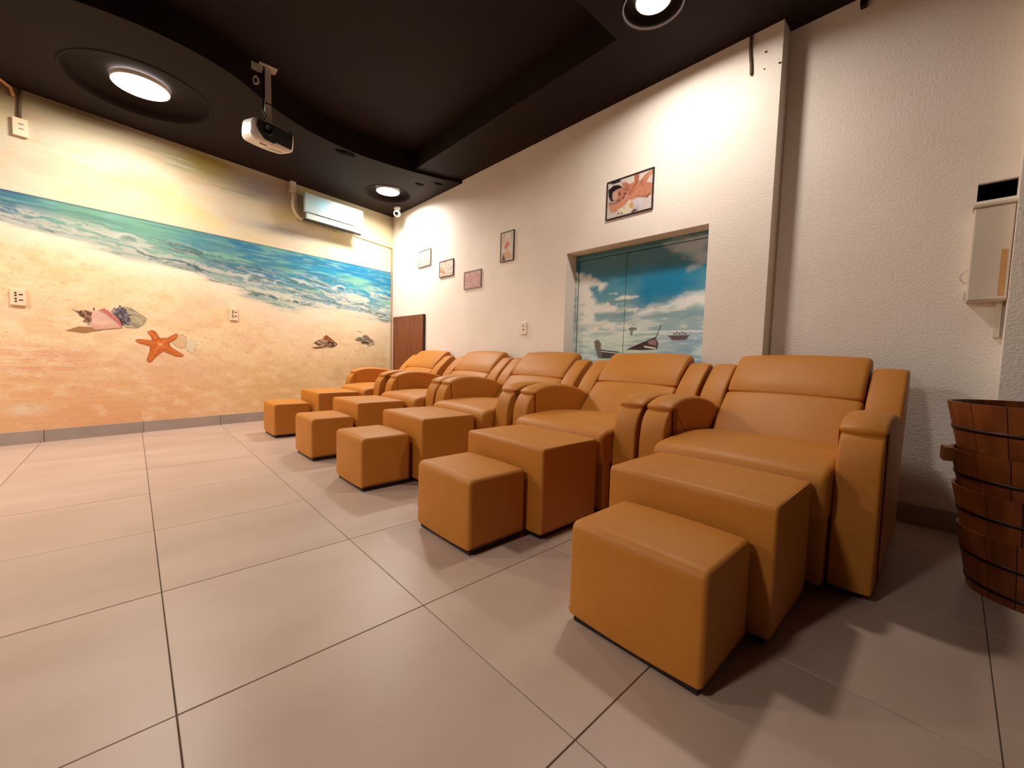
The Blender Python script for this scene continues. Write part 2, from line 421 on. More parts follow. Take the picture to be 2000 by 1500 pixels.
BOXF = [(0, 1, 2, 3), (7, 6, 5, 4), (0, 4, 5, 1), (1, 5, 6, 2), (2, 6, 7, 3), (3, 7, 4, 0)]
F={
 'conch_body':[(-0.237,1.067),(-0.199,1.08),(-0.156,1.054),(-0.114,1.009),(-0.079,0.968),(-0.057,0.942),(-0.125,0.928),(-0.212,0.912),(-0.254,0.936),(-0.244,0.985),(-0.247,1.021)],
 'conch_lip':[(-0.201,1.087),(-0.164,1.105),(-0.13,1.075),(-0.086,1.03),(-0.06,0.989),(-0.056,0.944),(-0.079,0.968),(-0.114,1.015),(-0.156,1.054)],
 'conch_spire':[(-0.351,1.077),(-0.316,1.062),(-0.291,1.076),(-0.25,1.069),(-0.237,1.064),(-0.241,1.01),(-0.247,0.982),(-0.27,0.94),(-0.263,0.972),(-0.298,0.978),(-0.281,1.006),(-0.313,1.025),(-0.316,1.044)],
 'conch_shadow':[(-0.392,0.897),(-0.315,0.941),(-0.241,0.934),(-0.186,0.914),(-0.221,0.906),(-0.288,0.884)],
 'conch_knob':[(-0.234,1.097),(-0.224,1.104),(-0.22,1.084),(-0.231,1.074)],
 'grey_body':[(-0.056,1.138),(-0.001,1.126),(0.064,1.076),(0.106,1.041),(0.086,0.988),(0.041,0.95),(-0.034,0.95),(-0.061,0.976),(-0.003,1.057)],
 'grey_spikes':[(-0.125,1.079),(-0.103,1.11),(-0.093,1.101),(-0.068,1.135),(-0.048,1.121),(-0.032,1.107),(-0.026,1.086),(-0.008,1.059),(0.0,1.006),(-0.019,0.974),(-0.056,0.976),(-0.064,1.02),(-0.095,1.054)],
 'grey_lip':[(-0.125,1.082),(-0.095,1.054),(-0.064,1.02),(-0.047,0.964),(-0.059,0.964),(-0.078,1.018),(-0.104,1.053)],
 'star':[(0.024,0.836),(0.029,0.847),(0.049,0.853),(0.136,0.844),(0.132,0.874),(0.106,0.915),(0.109,0.924),(0.139,0.941),(0.163,0.929),(0.195,0.867),(0.249,0.873),(0.308,0.917),(0.33,0.912),(0.326,0.884),(0.313,0.863),(0.259,0.82),(0.274,0.787),(0.364,0.717),(0.368,0.703),(0.352,0.694),(0.309,0.697),(0.215,0.744),(0.173,0.703),(0.132,0.649),(0.117,0.639),(0.097,0.649),(0.098,0.675),(0.119,0.742),(0.123,0.788),(0.038,0.817)],
 'star_c':[(0.196,0.81)],
 'star_tips':[(0.034,0.836),(0.123,0.929),(0.316,0.901),(0.358,0.707),(0.109,0.653)],
 'shell_a':[(0.285,0.828),(0.302,0.863),(0.329,0.898),(0.362,0.914),(0.387,0.895),(0.393,0.86),(0.388,0.818),(0.373,0.78),(0.343,0.781),(0.311,0.798)],
 'shell_a_hub':[(0.29,0.828)],
 'shell_b':[(0.388,0.832),(0.422,0.867),(0.467,0.851),(0.471,0.801),(0.437,0.731),(0.409,0.749),(0.384,0.78)],
 'shell_b_hub':[(0.385,0.797)],
 'brown_body':[(1.614,0.886),(1.664,0.917),(1.704,0.935),(1.733,0.948),(1.75,0.972),(1.774,0.989),(1.832,0.948),(1.892,0.904),(1.924,0.888),(1.901,0.852),(1.844,0.836),(1.761,0.835),(1.715,0.84),(1.647,0.865)],
 'brown_roof':[(1.736,0.946),(1.75,0.972),(1.774,0.989),(1.832,0.948),(1.908,0.892),(1.868,0.909),(1.82,0.924),(1.762,0.92)],
 'brown_hole':[(1.761,0.833),(1.773,0.888),(1.82,0.917),(1.856,0.903),(1.895,0.852),(1.874,0.847),(1.85,0.879),(1.82,0.895),(1.797,0.871)],
 'brown_shadow':[(1.586,0.832),(1.704,0.841),(1.756,0.831),(1.647,0.816)],
 'crab':[(2.158,0.959),(2.21,0.992),(2.264,0.988),(2.291,1.019),(2.346,1.018),(2.389,0.977),(2.438,0.954),(2.461,0.905),(2.403,0.883),(2.361,0.874),(2.319,0.899),(2.258,0.904),(2.237,0.938),(2.184,0.936)],
 'crab_dark':[(2.264,0.936),(2.368,0.926),(2.361,0.91),(2.264,0.909)],
 'dash':[(2.184,1.07),(2.257,1.062),(2.25,1.052),(2.19,1.06)],
 'foam':[(-0.696,1.671),(-0.499,1.65),(-0.281,1.627),(0.015,1.555),(0.388,1.516),(0.72,1.432),(1.001,1.322),(1.314,1.245),(1.668,1.283),(2.067,1.3),(2.441,1.255),(2.738,1.21)],
 'wave1':[(-0.001,1.72)],
 'wave2':[(1.962,1.573)],
 'wave0':[(-0.618,1.847)],
 'n_corner':[(2.305,1.669),(1.18,1.675),(1.168,0.821),(2.274,0.801)],
 'n_dark':[(2.315,1.67),(1.965,1.667),(1.493,1.667),(1.384,1.57),(1.261,1.474),(1.413,1.477),(1.684,1.502),(1.869,1.478),(2.064,1.495),(2.14,1.513),(2.298,1.529)],
 'n_tr':[(1.505,1.636),(1.355,1.654),(1.172,1.637),(1.173,1.449),(1.297,1.435),(1.262,1.48),(1.349,1.538)],
 'n_blue':[(1.666,1.458),(1.345,1.467),(1.275,1.382),(1.196,1.31),(1.301,1.264),(1.432,1.21),(1.651,1.178),(1.712,1.296)],
 'n_lw':[(2.298,1.525),(2.218,1.515),(2.118,1.456),(2.005,1.405),(2.04,1.368),(2.134,1.381),(2.08,1.253),(1.855,1.21),(1.706,1.179),(1.852,1.152),(2.076,1.168),(2.082,1.107),(1.764,1.064),(1.682,1.025),(2.274,1.023)],
 'n_c1':[(1.947,1.317),(1.887,1.324),(1.873,1.309)],
 'n_c2':[(1.892,1.268),(1.818,1.295),(1.687,1.274),(1.775,1.262)],
 'n_c3':[(1.775,1.115),(1.613,1.179),(1.432,1.207),(1.307,1.258),(1.168,1.258),(1.164,1.183),(1.396,1.171),(1.537,1.154),(1.648,1.122)],
 'n_c4':[(2.094,1.162),(1.811,1.16),(1.817,1.117),(2.028,1.127)],
 'n_hor':[(2.264,1.017),(1.178,0.994)],
 'n_sea2':[(1.512,0.965),(1.176,0.959),(1.167,0.809),(1.503,0.801)],
 'n_palm':[(1.759,1.031),(1.731,1.042),(1.683,1.039),(1.685,1.015),(1.717,1.012),(1.719,0.98),(1.736,0.98),(1.739,1.013),(1.749,1.013)],
 'n_hull':[(1.762,0.865),(1.637,0.915),(1.526,0.957),(1.501,0.911),(1.51,0.866),(1.634,0.861)],
 'n_hull_in':[(1.592,0.932),(1.525,0.945),(1.515,0.897),(1.575,0.904)],
 'n_hull_w':[(1.62,0.896),(1.518,0.88),(1.521,0.87),(1.612,0.883)],
 'n_mast':[(1.522,0.957),(1.49,1.046)],
 'n_hull2':[(2.019,0.863),(1.837,0.844),(1.869,0.808),(1.921,0.792),(2.02,0.79)],
 'n_hull2w':[(2.014,0.852),(1.845,0.835)],
 'n_post':[(2.083,0.935),(2.042,0.948),(2.008,0.913),(2.01,0.867),(1.993,0.791),(2.034,0.79),(2.066,0.867)],
 'n_boat':[(1.429,0.967),(1.274,0.966),(1.295,0.936),(1.396,0.934)],
 'n_people':[(1.385,0.97),(1.351,0.976),(1.317,0.975),(1.304,0.968)],
 'n_seam_v':[(2.279,1.649),(2.269,0.801)],
 'n_seam_h':[(2.278,1.641),(1.178,1.639)],
 'n_mid':[(1.729,1.621),(1.721,1.325)],
 'p_frame':[(1.915,2.15),(1.523,2.142),(1.524,1.854),(1.914,1.861)],
 'p_hair':[(1.903,2.088),(1.864,2.111),(1.809,2.102),(1.772,2.074),(1.825,2.07),(1.861,2.055),(1.862,2.013),(1.825,1.985),(1.876,1.995),(1.896,2.034)],
 'p_face':[(1.857,2.061),(1.825,2.07),(1.772,2.072),(1.73,2.05),(1.715,2.028),(1.734,2.01),(1.754,1.994),(1.781,1.977),(1.821,1.981),(1.858,2.006)],
 'p_arm':[(1.893,1.971),(1.82,1.966),(1.768,1.983),(1.727,2.002),(1.667,2.027),(1.646,1.998),(1.678,1.969),(1.731,1.95),(1.779,1.925),(1.828,1.904),(1.872,1.911),(1.888,1.946)],
 'p_back':[(1.717,2.064),(1.671,2.092),(1.637,2.083),(1.53,2.038),(1.526,1.966),(1.572,1.95),(1.631,1.968),(1.691,1.963),(1.734,1.998)],
 'p_back2':[(1.788,2.108),(1.739,2.106),(1.671,2.089),(1.703,2.06),(1.73,2.05),(1.773,2.08)],
 'p_hand1':[(1.683,2.134),(1.64,2.136),(1.641,2.084),(1.655,2.047),(1.7,2.001),(1.734,1.998),(1.715,2.034),(1.677,2.077)],
 'p_hand2':[(1.535,2.135),(1.53,2.103),(1.558,2.091),(1.584,2.053),(1.609,2.034),(1.632,2.053),(1.631,2.081),(1.597,2.111)],
 'p_white':[(1.754,2.131),(1.68,2.13),(1.671,2.092),(1.711,2.08),(1.739,2.097)],
 'p_ball':[(1.676,1.942),(1.644,1.966),(1.604,1.95),(1.593,1.915),(1.614,1.886),(1.653,1.883),(1.678,1.907)],
 'p_peach':[(1.72,1.941),(1.68,1.946),(1.667,1.899),(1.694,1.896),(1.719,1.917)],
 'p_fl1':[(1.81,1.918),(1.772,1.924),(1.75,1.903),(1.731,1.95),(1.712,1.974),(1.701,1.966),(1.716,1.928),(1.708,1.902),(1.687,1.892),(1.707,1.872),(1.741,1.871),(1.784,1.884)],
 'p_dark':[(1.697,1.876),(1.667,1.89),(1.64,1.877),(1.686,1.868)],
 'p_eye1':[(1.809,2.036),(1.794,2.026)],
 'p_eye2':[(1.759,2.025),(1.745,2.016)],
 'p_mouth':[(1.772,1.999),(1.755,2.003)],
 'p_nose':[(1.791,2.025),(1.782,1.995)],
 'q1':[(4.776,2.092),(4.471,2.089),(4.465,1.891),(4.764,1.887)],
 'q2':[(4.27,1.889),(3.976,1.894),(3.976,1.706),(4.264,1.699)],
 'q3':[(3.769,1.701),(3.463,1.706),(3.456,1.514),(3.757,1.511)],
 'q4':[(3.163,2.009),(2.966,2.01),(2.958,1.72),(3.152,1.719)],
 'p_top':[(1.908,2.145),(1.804,2.138),(1.789,2.12),(1.846,2.118),(1.882,2.122)],
 'p_petal':[(1.903,2.128),(1.872,2.129),(1.882,2.11),(1.853,2.111),(1.899,2.09)],
 'p_hl':[(1.859,2.055),(1.829,2.065),(1.813,2.049),(1.815,2.01),(1.828,1.986),(1.854,2.002)],
 'p_sh1':[(1.813,2.043),(1.792,2.046),(1.791,2.022),(1.805,2.016)],
 'p_sh2':[(1.77,2.025),(1.749,2.035),(1.742,2.021),(1.755,2.009)],
 'p_sh3':[(1.825,1.991),(1.8,2.0),(1.795,1.975),(1.821,1.978)],
 'p_lip':[(1.775,1.994),(1.755,2.003),(1.754,1.994),(1.768,1.983)],
 'p_under':[(1.894,1.99),(1.821,1.981),(1.768,1.992),(1.782,1.98),(1.823,1.96),(1.889,1.967)],
 'p_sh4':[(1.645,1.975),(1.599,1.966),(1.569,1.949),(1.631,1.967)],
 'p_arm2':[(1.786,2.072),(1.724,2.066),(1.712,2.039),(1.736,2.034)],
}
# ---------------------------------------------------------------- room shell
XW = 2.7375          # face of the white wall (left part)
XR = 2.865            # face of its set-back right part
YC = 5.492           # corner with the mural wall
SL = 0.175
NX, NY = -0.17238, 0.98503
CEIL = 2.90
def mural_y(x): return YC + SL * (x - XW)
def MW(x, z, off=0.0): return (x - NX * off, mural_y(x) - NY * off, z)
ROT_M = math.atan(SL)
ROT_W = -math.pi / 2
XL, YB = -3.0, -3.0

# floor: grout bed, tiles
floor = box('floor', XL - 0.1, XR + 0.2, YB - 0.1, 5.75, -0.05, -0.004, M_grout)
tag(floor, kind='structure')
bm = bmesh.new()
g = 0.0013
add_box(bm, -0.3 + g, 0.3 - g, -0.3 + g, 0.3 - g, -0.012, 0.0, bev=0.0012, seg=1)
tile0 = bm_obj('tile', bm, M_tile, floor)
random.seed(3)
first = True
for i in range(-6, 5):
    for j in range(-5, 10):
        cx = 0.0506 + 0.6 * i + 0.3; cy = -0.122 + 0.6 * j + 0.3
        if cx - 0.3 > XR or cx + 0.3 < XL or cy + 0.3 < YB: continue
        if cy - 0.3 > mural_y(cx + 0.3): continue
        if first: o = tile0; first = False
        else:
            o = tile0.copy(); COL.objects.link(o)
        o.location = (cx, cy, random.uniform(-0.0006, 0.0))

# painted mural wall
def paint_mural(X, Z):
    st = fbm(X * 2.2, Z * 26, 1, 4)            # horizontal brush strokes
    st2 = fbm(X * 6, Z * 55, 2, 3)
    bl = fbm(X * 1.3, Z * 2.6, 3, 4)           # big blotches
    bl2 = fbm(X * 3.1 + Z, Z * 5.5, 4, 4)
    c = np.zeros(X.shape + (3,)) + lin((228, 213, 183))
    # sky
    c = mix(c, (236, 212, 140), sm(bl, 0.45, 0.7) * 0.8)
    c = mix(c, (234, 192, 156), sm(bl2, 0.52, 0.72) * 0.5)
    c = mix(c, (206, 200, 190), sm(fbm(X * 1.5, Z * 6, 9), 0.5, 0.72) * 0.55 * sm(X, 0.0, 0.8))
    blob = lambda x0, z0, rx, rz: np.exp(-((X - x0) / rx) ** 2 - ((Z - z0) / rz) ** 2)
    c = mix(c, (188, 164, 70), blob(0.62, 2.58, 0.30, 0.12) * 1.2 * sm(bl2 + st * 0.4, 0.3, 0.75))
    c = mix(c, (150, 160, 120), (blob(0.32, 2.52, 0.26, 0.05) + blob(0.75, 2.42, 0.3, 0.035)) * sm(st, 0.25, 0.6) * 1.2)
    c = mix(c, (140, 120, 80), sm(Z, 2.40, 2.66) * sm(-X, -0.7, 0.3) * (0.5 + 0.7 * st))  # olive-grey streaks, plus shade under the ceiling near the lamp painted in
    c = mix(c, (150, 146, 150), (blob(1.05, 2.52, 0.32, 0.10) + blob(1.25, 2.12, 0.30, 0.06)) * (0.5 + 0.7 * st))
    c = mix(c, (196, 178, 160), blob(1.3, 2.58, 0.3, 0.09) * 0.6)
    c = mix(c, (226, 220, 178), sm(X, 1.4, 2.3) * 0.6)
    c = mix(c, (238, 220, 192), sm(Z, 2.12, 1.96) * 0.5)
    c = mix(c, (190, 180, 110), sm(st2, 0.68, 0.8) * 0.25)
    c = c * (0.80 + 0.06 * sm(X, 0.9, 1.6))[..., None]  # lamp hot spot countered in the sky colour, darkest at left
    # sand
    fx = [p[0] for p in F['foam']]; fz = [p[1] for p in F['foam']]
    fo = np.interp(X, [-3.2] + fx, [1.74] + fz)
    fo = fo + 0.03 * (fbm(X * 5, Z * 0 + 3, 6) - 0.5) + 0.02 * (st - 0.5)
    sand = np.zeros(X.shape + (3,)) + lin((247, 214, 168))
    sand = mix(sand, (242, 204, 166), sm(bl2, 0.45, 0.65) * 0.7)
    sand = mix(sand, (250, 224, 174), sm(fbm(X * 1.8, Z * 3.5, 12), 0.5, 0.7) * 0.8)
    sand = mix(sand, (240, 220, 176), sm(X, 0.9, 2.2) * 0.75)
    lo = sm(Z + 0.25 * (bl - 0.5), 0.85, 0.30)
    sand = mix(sand, (234, 170, 118), lo * sm(X, 1.3, 0.0) * (0.55 + 0.5 * st))
    sand = mix(sand, (226, 180, 112), lo * sm(X, 0.3, 1.2) * (0.3 + 0.7 * st))
    sand = mix(sand, (230, 160, 126), blob(-0.62, 0.66, 0.4, 0.14) * sm(st + bl2 * 0.3, 0.45, 0.8) * 0.9)
    sand = mix(sand, (240, 216, 184), blob(-0.62, 0.27, 0.10, 0.05) * 0.9)
    sand = mix(sand, (204, 180, 124), sm(fbm(X * 4, Z * 7, 15), 0.52, 0.75) * sm(X, 0.9, 1.6) * sm(Z, 0.75, 0.45) * 0.7)
    sand = mix(sand, (250, 226, 186), sm(st2, 0.58, 0.78) * 0.2)
    mt = fbm(X * 11 + Z * 3, Z * 16, 18, 5)
    sand = mix(sand, (226, 178, 124), sm(mt, 0.50, 0.72) * 0.34)
    sand = mix(sand, (252, 230, 196), sm(mt, 0.44, 0.28) * 0.34)
    gr = fbm(X * 70, Z * 90, 19, 2)
    sand = mix(sand, (206, 158, 106), sm(gr, 0.62, 0.85) * 0.35)
    sand = mix(sand, (222, 168, 118), sm(1 - st2, 0.60, 0.80) * 0.15)
    # sea
    zt = 1.925
    t = np.clip((zt - Z) / np.maximum(0.05, zt - fo), 0, 2)
    sea = np.zeros(X.shape + (3,)) + lin((64, 152, 180))
    ramp = lambda a, b: sm(X, a, b)
    sea = mix(sea, (130, 186, 160), (1 - ramp(0.1, 0.75)) * ramp(-0.8, -0.3))
    sea = mix(sea, (84, 134, 158), 1 - ramp(-0.75, -0.35))
    sea = mix(sea, (104, 164, 172), ramp(0.3, 0.7) * (1 - ramp(1.0, 1.4)))
    sea = mix(sea, (40, 154, 190), ramp(1.3, 1.8))
    sea = mix(sea, (138, 200, 168), sm(fbm(X * 2.0, Z * 12, 21), 0.46, 0.66) * ramp(-0.5, 0.2) * 0.8)
    sea = mix(sea, (30, 122, 172), sm(fbm(X * 1.8, Z * 14, 23), 0.5, 0.68) * ramp(0.3, 0.7) * 0.75)
    sea = mix(sea, (150, 204, 190), sm(st2, 0.55, 0.75) * 0.55)
    sea = mix(sea, (70, 112, 122), sm(1 - st, 0.58, 0.78) * 0.35)
    sea = mix(sea, (40, 92, 112), sm(zt - Z, 0.022, 0.0) * 0.75)
    U = X * 4.2; Vd = Z * 34 + X * 6.5                       # strokes run down to the right with the surf
    wrp = fbm(X * 7, Z * 18, 29, 3) * 2.2
    fa = fbm(U + wrp, Vd + wrp * 2, 31, 5)
    left = 1 - ramp(-0.9, 0.25)
    foam = sm(fa + 0.30 * (t - 0.66) + 0.20 * left * sm(t, 0.08, 0.35), 0.47, 0.66)
    sea = mix(sea, (206, 214, 198), sm(t, 0.45, 0.95) * 0.55)
    sea = mix(sea, (230, 228, 210), foam * sm(t, 0.22, 0.6) * 0.85)
    dk = sm(fbm(X * 3.0 + wrp, Vd * 1.15 + wrp * 2, 37, 5), 0.53, 0.70) * sm(t, 0.25, 0.5) * sm(1.15 - t, 0.0, 0.25)
    sea = mix(sea, (96, 128, 128), dk * 0.95)
    fine = sm(fbm(X * 9, Z * 90 + X * 17, 39, 3), 0.58, 0.74) * sm(t, 0.3, 0.6)
    sea = mix(sea, (238, 236, 222), fine * 0.6)
    for (wx, wz), r, col, op in ((F['wave1'][0], 0.070, (96, 150, 138), 0.8), (F['wave2'][0], 0.070, (16, 112, 146), 1.0), ((1.00, 1.545), 0.085, (72, 112, 122), 0.6), ((1.25, 1.53), 0.06, (80, 120, 130), 0.5)):
        dx = (X - wx) / r + 0.5 * (fbm(X * 25, Z * 25, 33) - 0.5); dz = (Z - wz) / (r * 0.6) + 0.5 * (fbm(X * 25, Z * 25, 35) - 0.5)
        rr = np.hypot(dx, dz)
        body = sm(rr, 1.1, 0.5) * sm(dz + 0.55 - 0.25 * dx, -0.3, 0.5)
        sea = mix(sea, col, body * 0.85 * op)
        crest = np.exp(-((rr - 1.12) / 0.20) ** 2) * sm(dz - 0.45 * dx, -0.1, 0.7)
        sea = mix(sea, (240, 240, 228), crest * 0.85 * op)
        tail = np.exp(-((dx - 1.9) / 1.3) ** 2 - ((dz + 0.55 + 0.35 * (dx - 1)) / 0.35) ** 2)
        sea = mix(sea, (234, 234, 220), tail * 0.7 * op * (0.3 + st2))
        under = np.exp(-((dx + 1.2) / 1.1) ** 2 - ((dz + 0.3 + 0.3 * dx) / 0.4) ** 2)
        sea = mix(sea, (236, 234, 222), under * 0.7 * op * (0.3 + st2))
    sea = sea * (0.60 + 0.24 * ramp(0.4, 1.4))[..., None]  # sea colour darkened towards the left to offset the strong lamp light
    wash = sm(t, 1.35, 0.95)
    lower = mix(sand, (244, 228, 204), sm(t, 1.75, 1.02) * (0.35 + 0.6 * st))
    below = mix(lower * 0 + lower, (0, 0, 0), np.zeros(X.shape))
    w = sm(t + 0.22 * (st - 0.5), 1.06, 0.9)[..., None]
    low = below * (1 - w) + sea * w
    s = sm(Z, zt - 0.002, zt + 0.002)[..., None]
    return low * (1 - s) + c * s

xs = np.concatenate([np.linspace(XL - 0.1, -1.25, 36)[:-1], np.linspace(-1.25, XW + 0.0, 800)])
zs = np.linspace(0.0, 2.75, 550)
X, Z = np.meshgrid(xs, zs)
POS = np.stack([X, mural_y(X), Z], -1)
b0 = [MW(XL - 0.1, 0, -0.002), MW(XW + 0.2, 0, -0.002), MW(XW + 0.2, 0, -0.12), MW(XL - 0.1, 0, -0.12)]
ev = [(p[0], p[1], 0.0) for p in b0] + [(p[0], p[1], 2.95) for p in b0]
ef = [(3, 2, 1, 0), (4, 5, 6, 7), (0, 1, 5, 4), (1, 2, 6, 5), (2, 3, 7, 6), (3, 0, 4, 7)]
wall_left = grid_mesh('wall_left', POS, paint_mural(X, Z), M_paint, extra=(ev, ef, (240, 220, 190)))
tag(wall_left, 'wall painted as a beach with sky, surf and sand', kind='structure')

# shells and starfish painted on that wall
def decal(name, label, keys, draw, step=0.0025):
    pts = [p for k in keys for p in F[k]]
    xa = [p[0] for p in pts]; za = [p[1] for p in pts]
    cv = Canvas(min(xa) - 0.02, max(xa) + 0.02, min(za) - 0.02, max(za) + 0.02, step)
    draw(cv)
    P = np.stack([cv.X - NX * 0.0015, mural_y(cv.X) - NY * 0.0015, cv.Y], -1)
    o = grid_mesh(name, P, cv.c, M_art, wall_left, mask=cv.al)
    tag(o, label)
    return o

def d_conch(c):
    c.poly(F['conch_shadow'], (172, 124, 76), wob=0.006)
    c.poly(F['conch_spire'], (176, 134, 104), wob=0.006)
    nz = fbm(c.X * 60, c.Y * 40, 8)
    m = np.clip(0.5 - sdist(c.X, c.Y, F['conch_spire']) / 0.004, 0, 1)
    c._put(m * sm(nz, 0.5, 0.62) * 0.85, (92, 52, 40), False)
    c._put(m * sm(nz, 0.42, 0.30) * 0.8, (226, 196, 170), False)
    for k in range(5):
        x = -0.325 + k * 0.018; c.line([(x, 1.075 - 0.01 * k), (x + 0.015, 1.035 - 0.02 * k)], 0.004, (84, 48, 36), op=0.8, al=False)
    c.poly(F['conch_knob'], (120, 100, 80))
    d = c.poly(F['conch_body'], (226, 180, 158))
    n2 = fbm(c.X * 14, c.Y * 22, 11)
    inb = np.clip(-d / 0.006, 0, 1)
    c._put(inb * sm(n2, 0.45, 0.7) * 0.6, (240, 200, 176), False)
    c._put(inb * sm(c.Y, 0.985, 0.92) * 0.5, (214, 142, 104), False)
    c._put(np.clip(1 - np.abs(d) / 0.004, 0, 1) * 0.55 * (c.al > 0.5), (150, 84, 70), False)
    c.poly(F['conch_lip'], (196, 118, 110))
    c.line(F['conch_lip'][:6], 0.005, (236, 160, 150), op=0.7, al=False)
    c.line([(-0.212, 0.915), (-0.125, 0.93), (-0.06, 0.944)], 0.006, (120, 70, 48), op=0.8)
def d_grey(c):
    c.poly(F['grey_body'], (176, 160, 124))
    n = fbm(c.X * 20 + c.Y * 30, c.Y * 60, 4)
    inb = np.clip(-sdist(c.X, c.Y, F['grey_body']) / 0.004, 0, 1)
    c._put(inb * sm(n, 0.45, 0.65) * 0.6, (204, 190, 156), False)
    c._put(inb * sm(n, 0.42, 0.30) * 0.6, (130, 122, 104), False)
    for a, b in (((-0.02, 1.12), (0.09, 1.0)), ((-0.01, 1.09), (0.06, 0.97)), ((-0.02, 1.05), (0.03, 0.96)), ((0.0, 1.12), (0.1, 1.04))):
        c.line([a, b], 0.003, (120, 112, 96), op=0.7, al=False)
    c.line(F['grey_body'][1:7], 0.004, (126, 116, 100), op=0.8)
    c.poly(F['grey_spikes'], (120, 112, 116), wob=0.005)
    n = fbm(c.X * 55, c.Y * 55, 6)
    ins = np.clip(-sdist(c.X, c.Y, F['grey_spikes']) / 0.004, 0, 1)
    c._put(ins * sm(n, 0.52, 0.62) * 0.85, (66, 58, 70), False)
    c._put(ins * sm(n, 0.42, 0.32) * 0.85, (178, 170, 168), False)
    for p in F['grey_spikes'][1::2]: c.dot(p, 0.006, (62, 54, 60))
    c.poly(F['grey_lip'], (84, 44, 48))
def d_star(c):
    d = c.poly(F['star'], (206, 106, 44))
    ins = np.clip(-d / 0.003, 0, 1)
    n = fbm(c.X * 70, c.Y * 70, 3)
    c._put(ins * sm(-d, 0.014, 0.0) * 0.65, (164, 72, 30), False)
    c._put(ins * sm(n, 0.5, 0.68) * 0.5, (228, 136, 66), False)
    for tp in F['star_tips']: c.line([F['star_c'][0], tp], 0.014, (226, 132, 62), soft=0.012, op=0.65, al=False)
    c._put(ins * sm(n, 0.36, 0.25) * 0.5, (150, 66, 28), False)
    c.dot(F['star_c'][0], 0.014, (246, 178, 118), soft=0.02, op=0.8, al=False)
def d_shell(key, hub, base, dark):
    def f(c):
        d = c.poly(F[key], base)
        ins = np.clip(-d / 0.003, 0, 1)
        h = F[hub][0]
        ang = np.arctan2(c.Y - h[1], c.X - h[0])
        c._put(ins * sm(np.cos(ang * 22), 0.5, 0.95) * 0.55, dark, False)
        c._put(np.clip(1 - np.abs(d) / 0.003, 0, 1) * 0.6, dark, True)
    return f
def d_brown(c):
    c.poly(F['brown_shadow'], (96, 66, 36))
    c.poly(F['brown_body'], (176, 148, 116), wob=0.006)
    n = fbm(c.X * 45, c.Y * 60, 13)
    ins = np.clip(-sdist(c.X, c.Y, F['brown_body']) / 0.003, 0, 1)
    c._put(ins * sm(n, 0.5, 0.6) * 0.9, (86, 52, 38), False)
    c._put(ins * sm(n, 0.4, 0.3) * 0.8, (222, 202, 172), False)
    c.poly(F['brown_roof'], (158, 84, 44)); c.line(F['brown_roof'][2:5], 0.008, (72, 38, 26), op=0.9)
    c.poly(F['brown_hole'], (74, 36, 30), wob=0.006)
    c.line([(1.80, 0.93), (1.775, 0.86)], 0.012, (168, 140, 130), op=0.8, al=False)
def d_crab(c):
    c.poly(F['crab'], (166, 150, 122), wob=0.006)
    n = fbm(c.X * 60, c.Y * 60, 17)
    ins = np.clip(-sdist(c.X, c.Y, F['crab']) / 0.003, 0, 1)
    c._put(ins * sm(n, 0.48, 0.6) * 0.85, (92, 82, 70), False)
    c._put(ins * sm(n, 0.4, 0.3) * 0.8, (214, 200, 168), False)
    c.poly(F['crab_dark'], (66, 56, 46)); 
    c.poly(F['dash'], (170, 150, 112))
decal('painted_conch', 'pink painted conch shell', ['conch_body', 'conch_spire', 'conch_shadow', 'conch_lip'], d_conch)
decal('painted_whelk', 'grey painted spiky shell', ['grey_body', 'grey_spikes', 'grey_lip'], d_grey)
decal('painted_scallop', 'striped painted scallop shell behind the starfish', ['shell_a'], d_shell('shell_a', 'shell_a_hub', (236, 200, 156), (150, 100, 64)))
decal('painted_scallop', 'white painted scallop shell', ['shell_b'], d_shell('shell_b', 'shell_b_hub', (240, 222, 188), (180, 150, 110)))
decal('painted_starfish', 'orange painted starfish', ['star'], d_star)
decal('painted_murex', 'brown painted shell', ['brown_body', 'brown_shadow'], d_brown)
decal('painted_clam', 'small grey painted shell', ['crab', 'crab_dark', 'dash'], d_crab)

# white wall on the right, with the door recess and the set-back end
D0, D1, DZ = 1.1265, 2.3025, 1.673
PE = 0.775
def bump_box(bm, *a): add_box(bm, *a)
bm = bmesh.new()
bump_box(bm, XW, 3.05, D1, YC + 0.02, 0, 2.95)
bump_box(bm, XW, 3.05, PE, D0, 0, 2.95)
bump_box(bm, XW, 3.05, D0, D1, DZ, 2.95)
HZ0, HZ1, HY0, HY1 = 1.552, 1.632, -0.138, -0.022
bump_box(bm, XR, 3.05, HY1, PE, 0, 2.95)
bump_box(bm, XR, 3.05, -0.14, HY1, 0, HZ0)
bump_box(bm, XR, 3.05, -0.14, HY1, HZ1, 2.95)
bump_box(bm, 2.74, 3.05, YB - 0.1, -0.14, 0, 2.95)
wall_right = tag(bm_obj('wall_right', bm, M_stucco), kind='structure')
bm = bmesh.new()
add_box(bm, XR + 0.025, 3.2, HY0 + 0.0006, HY1 - 0.0006, HZ0 - 0.0, HZ0 + 0.001); add_box(bm, XR + 0.025, 3.2, HY0, HY1, HZ1 - 0.001, HZ1)
add_box(bm, XR + 0.025, 3.2, HY1 - 0.001, HY1, HZ0, HZ1); add_box(bm, XR + 0.025, 3.2, HY0 - 0.002, HY0 - 0.001, HZ0, HZ1); add_box(bm, 3.19, 3.2, HY0, HY1, HZ0, HZ1)
bm_obj('hole_shade_lining', bm, M_patch, wall_right)  # dark lining paints in the shade inside the hole
bm = bmesh.new(); add_box(bm, XL - 0.12, 2.76, YB - 0.1, YB, 0, 2.95)
tag(bm_obj('wall_back', bm, M_plain), kind='structure')
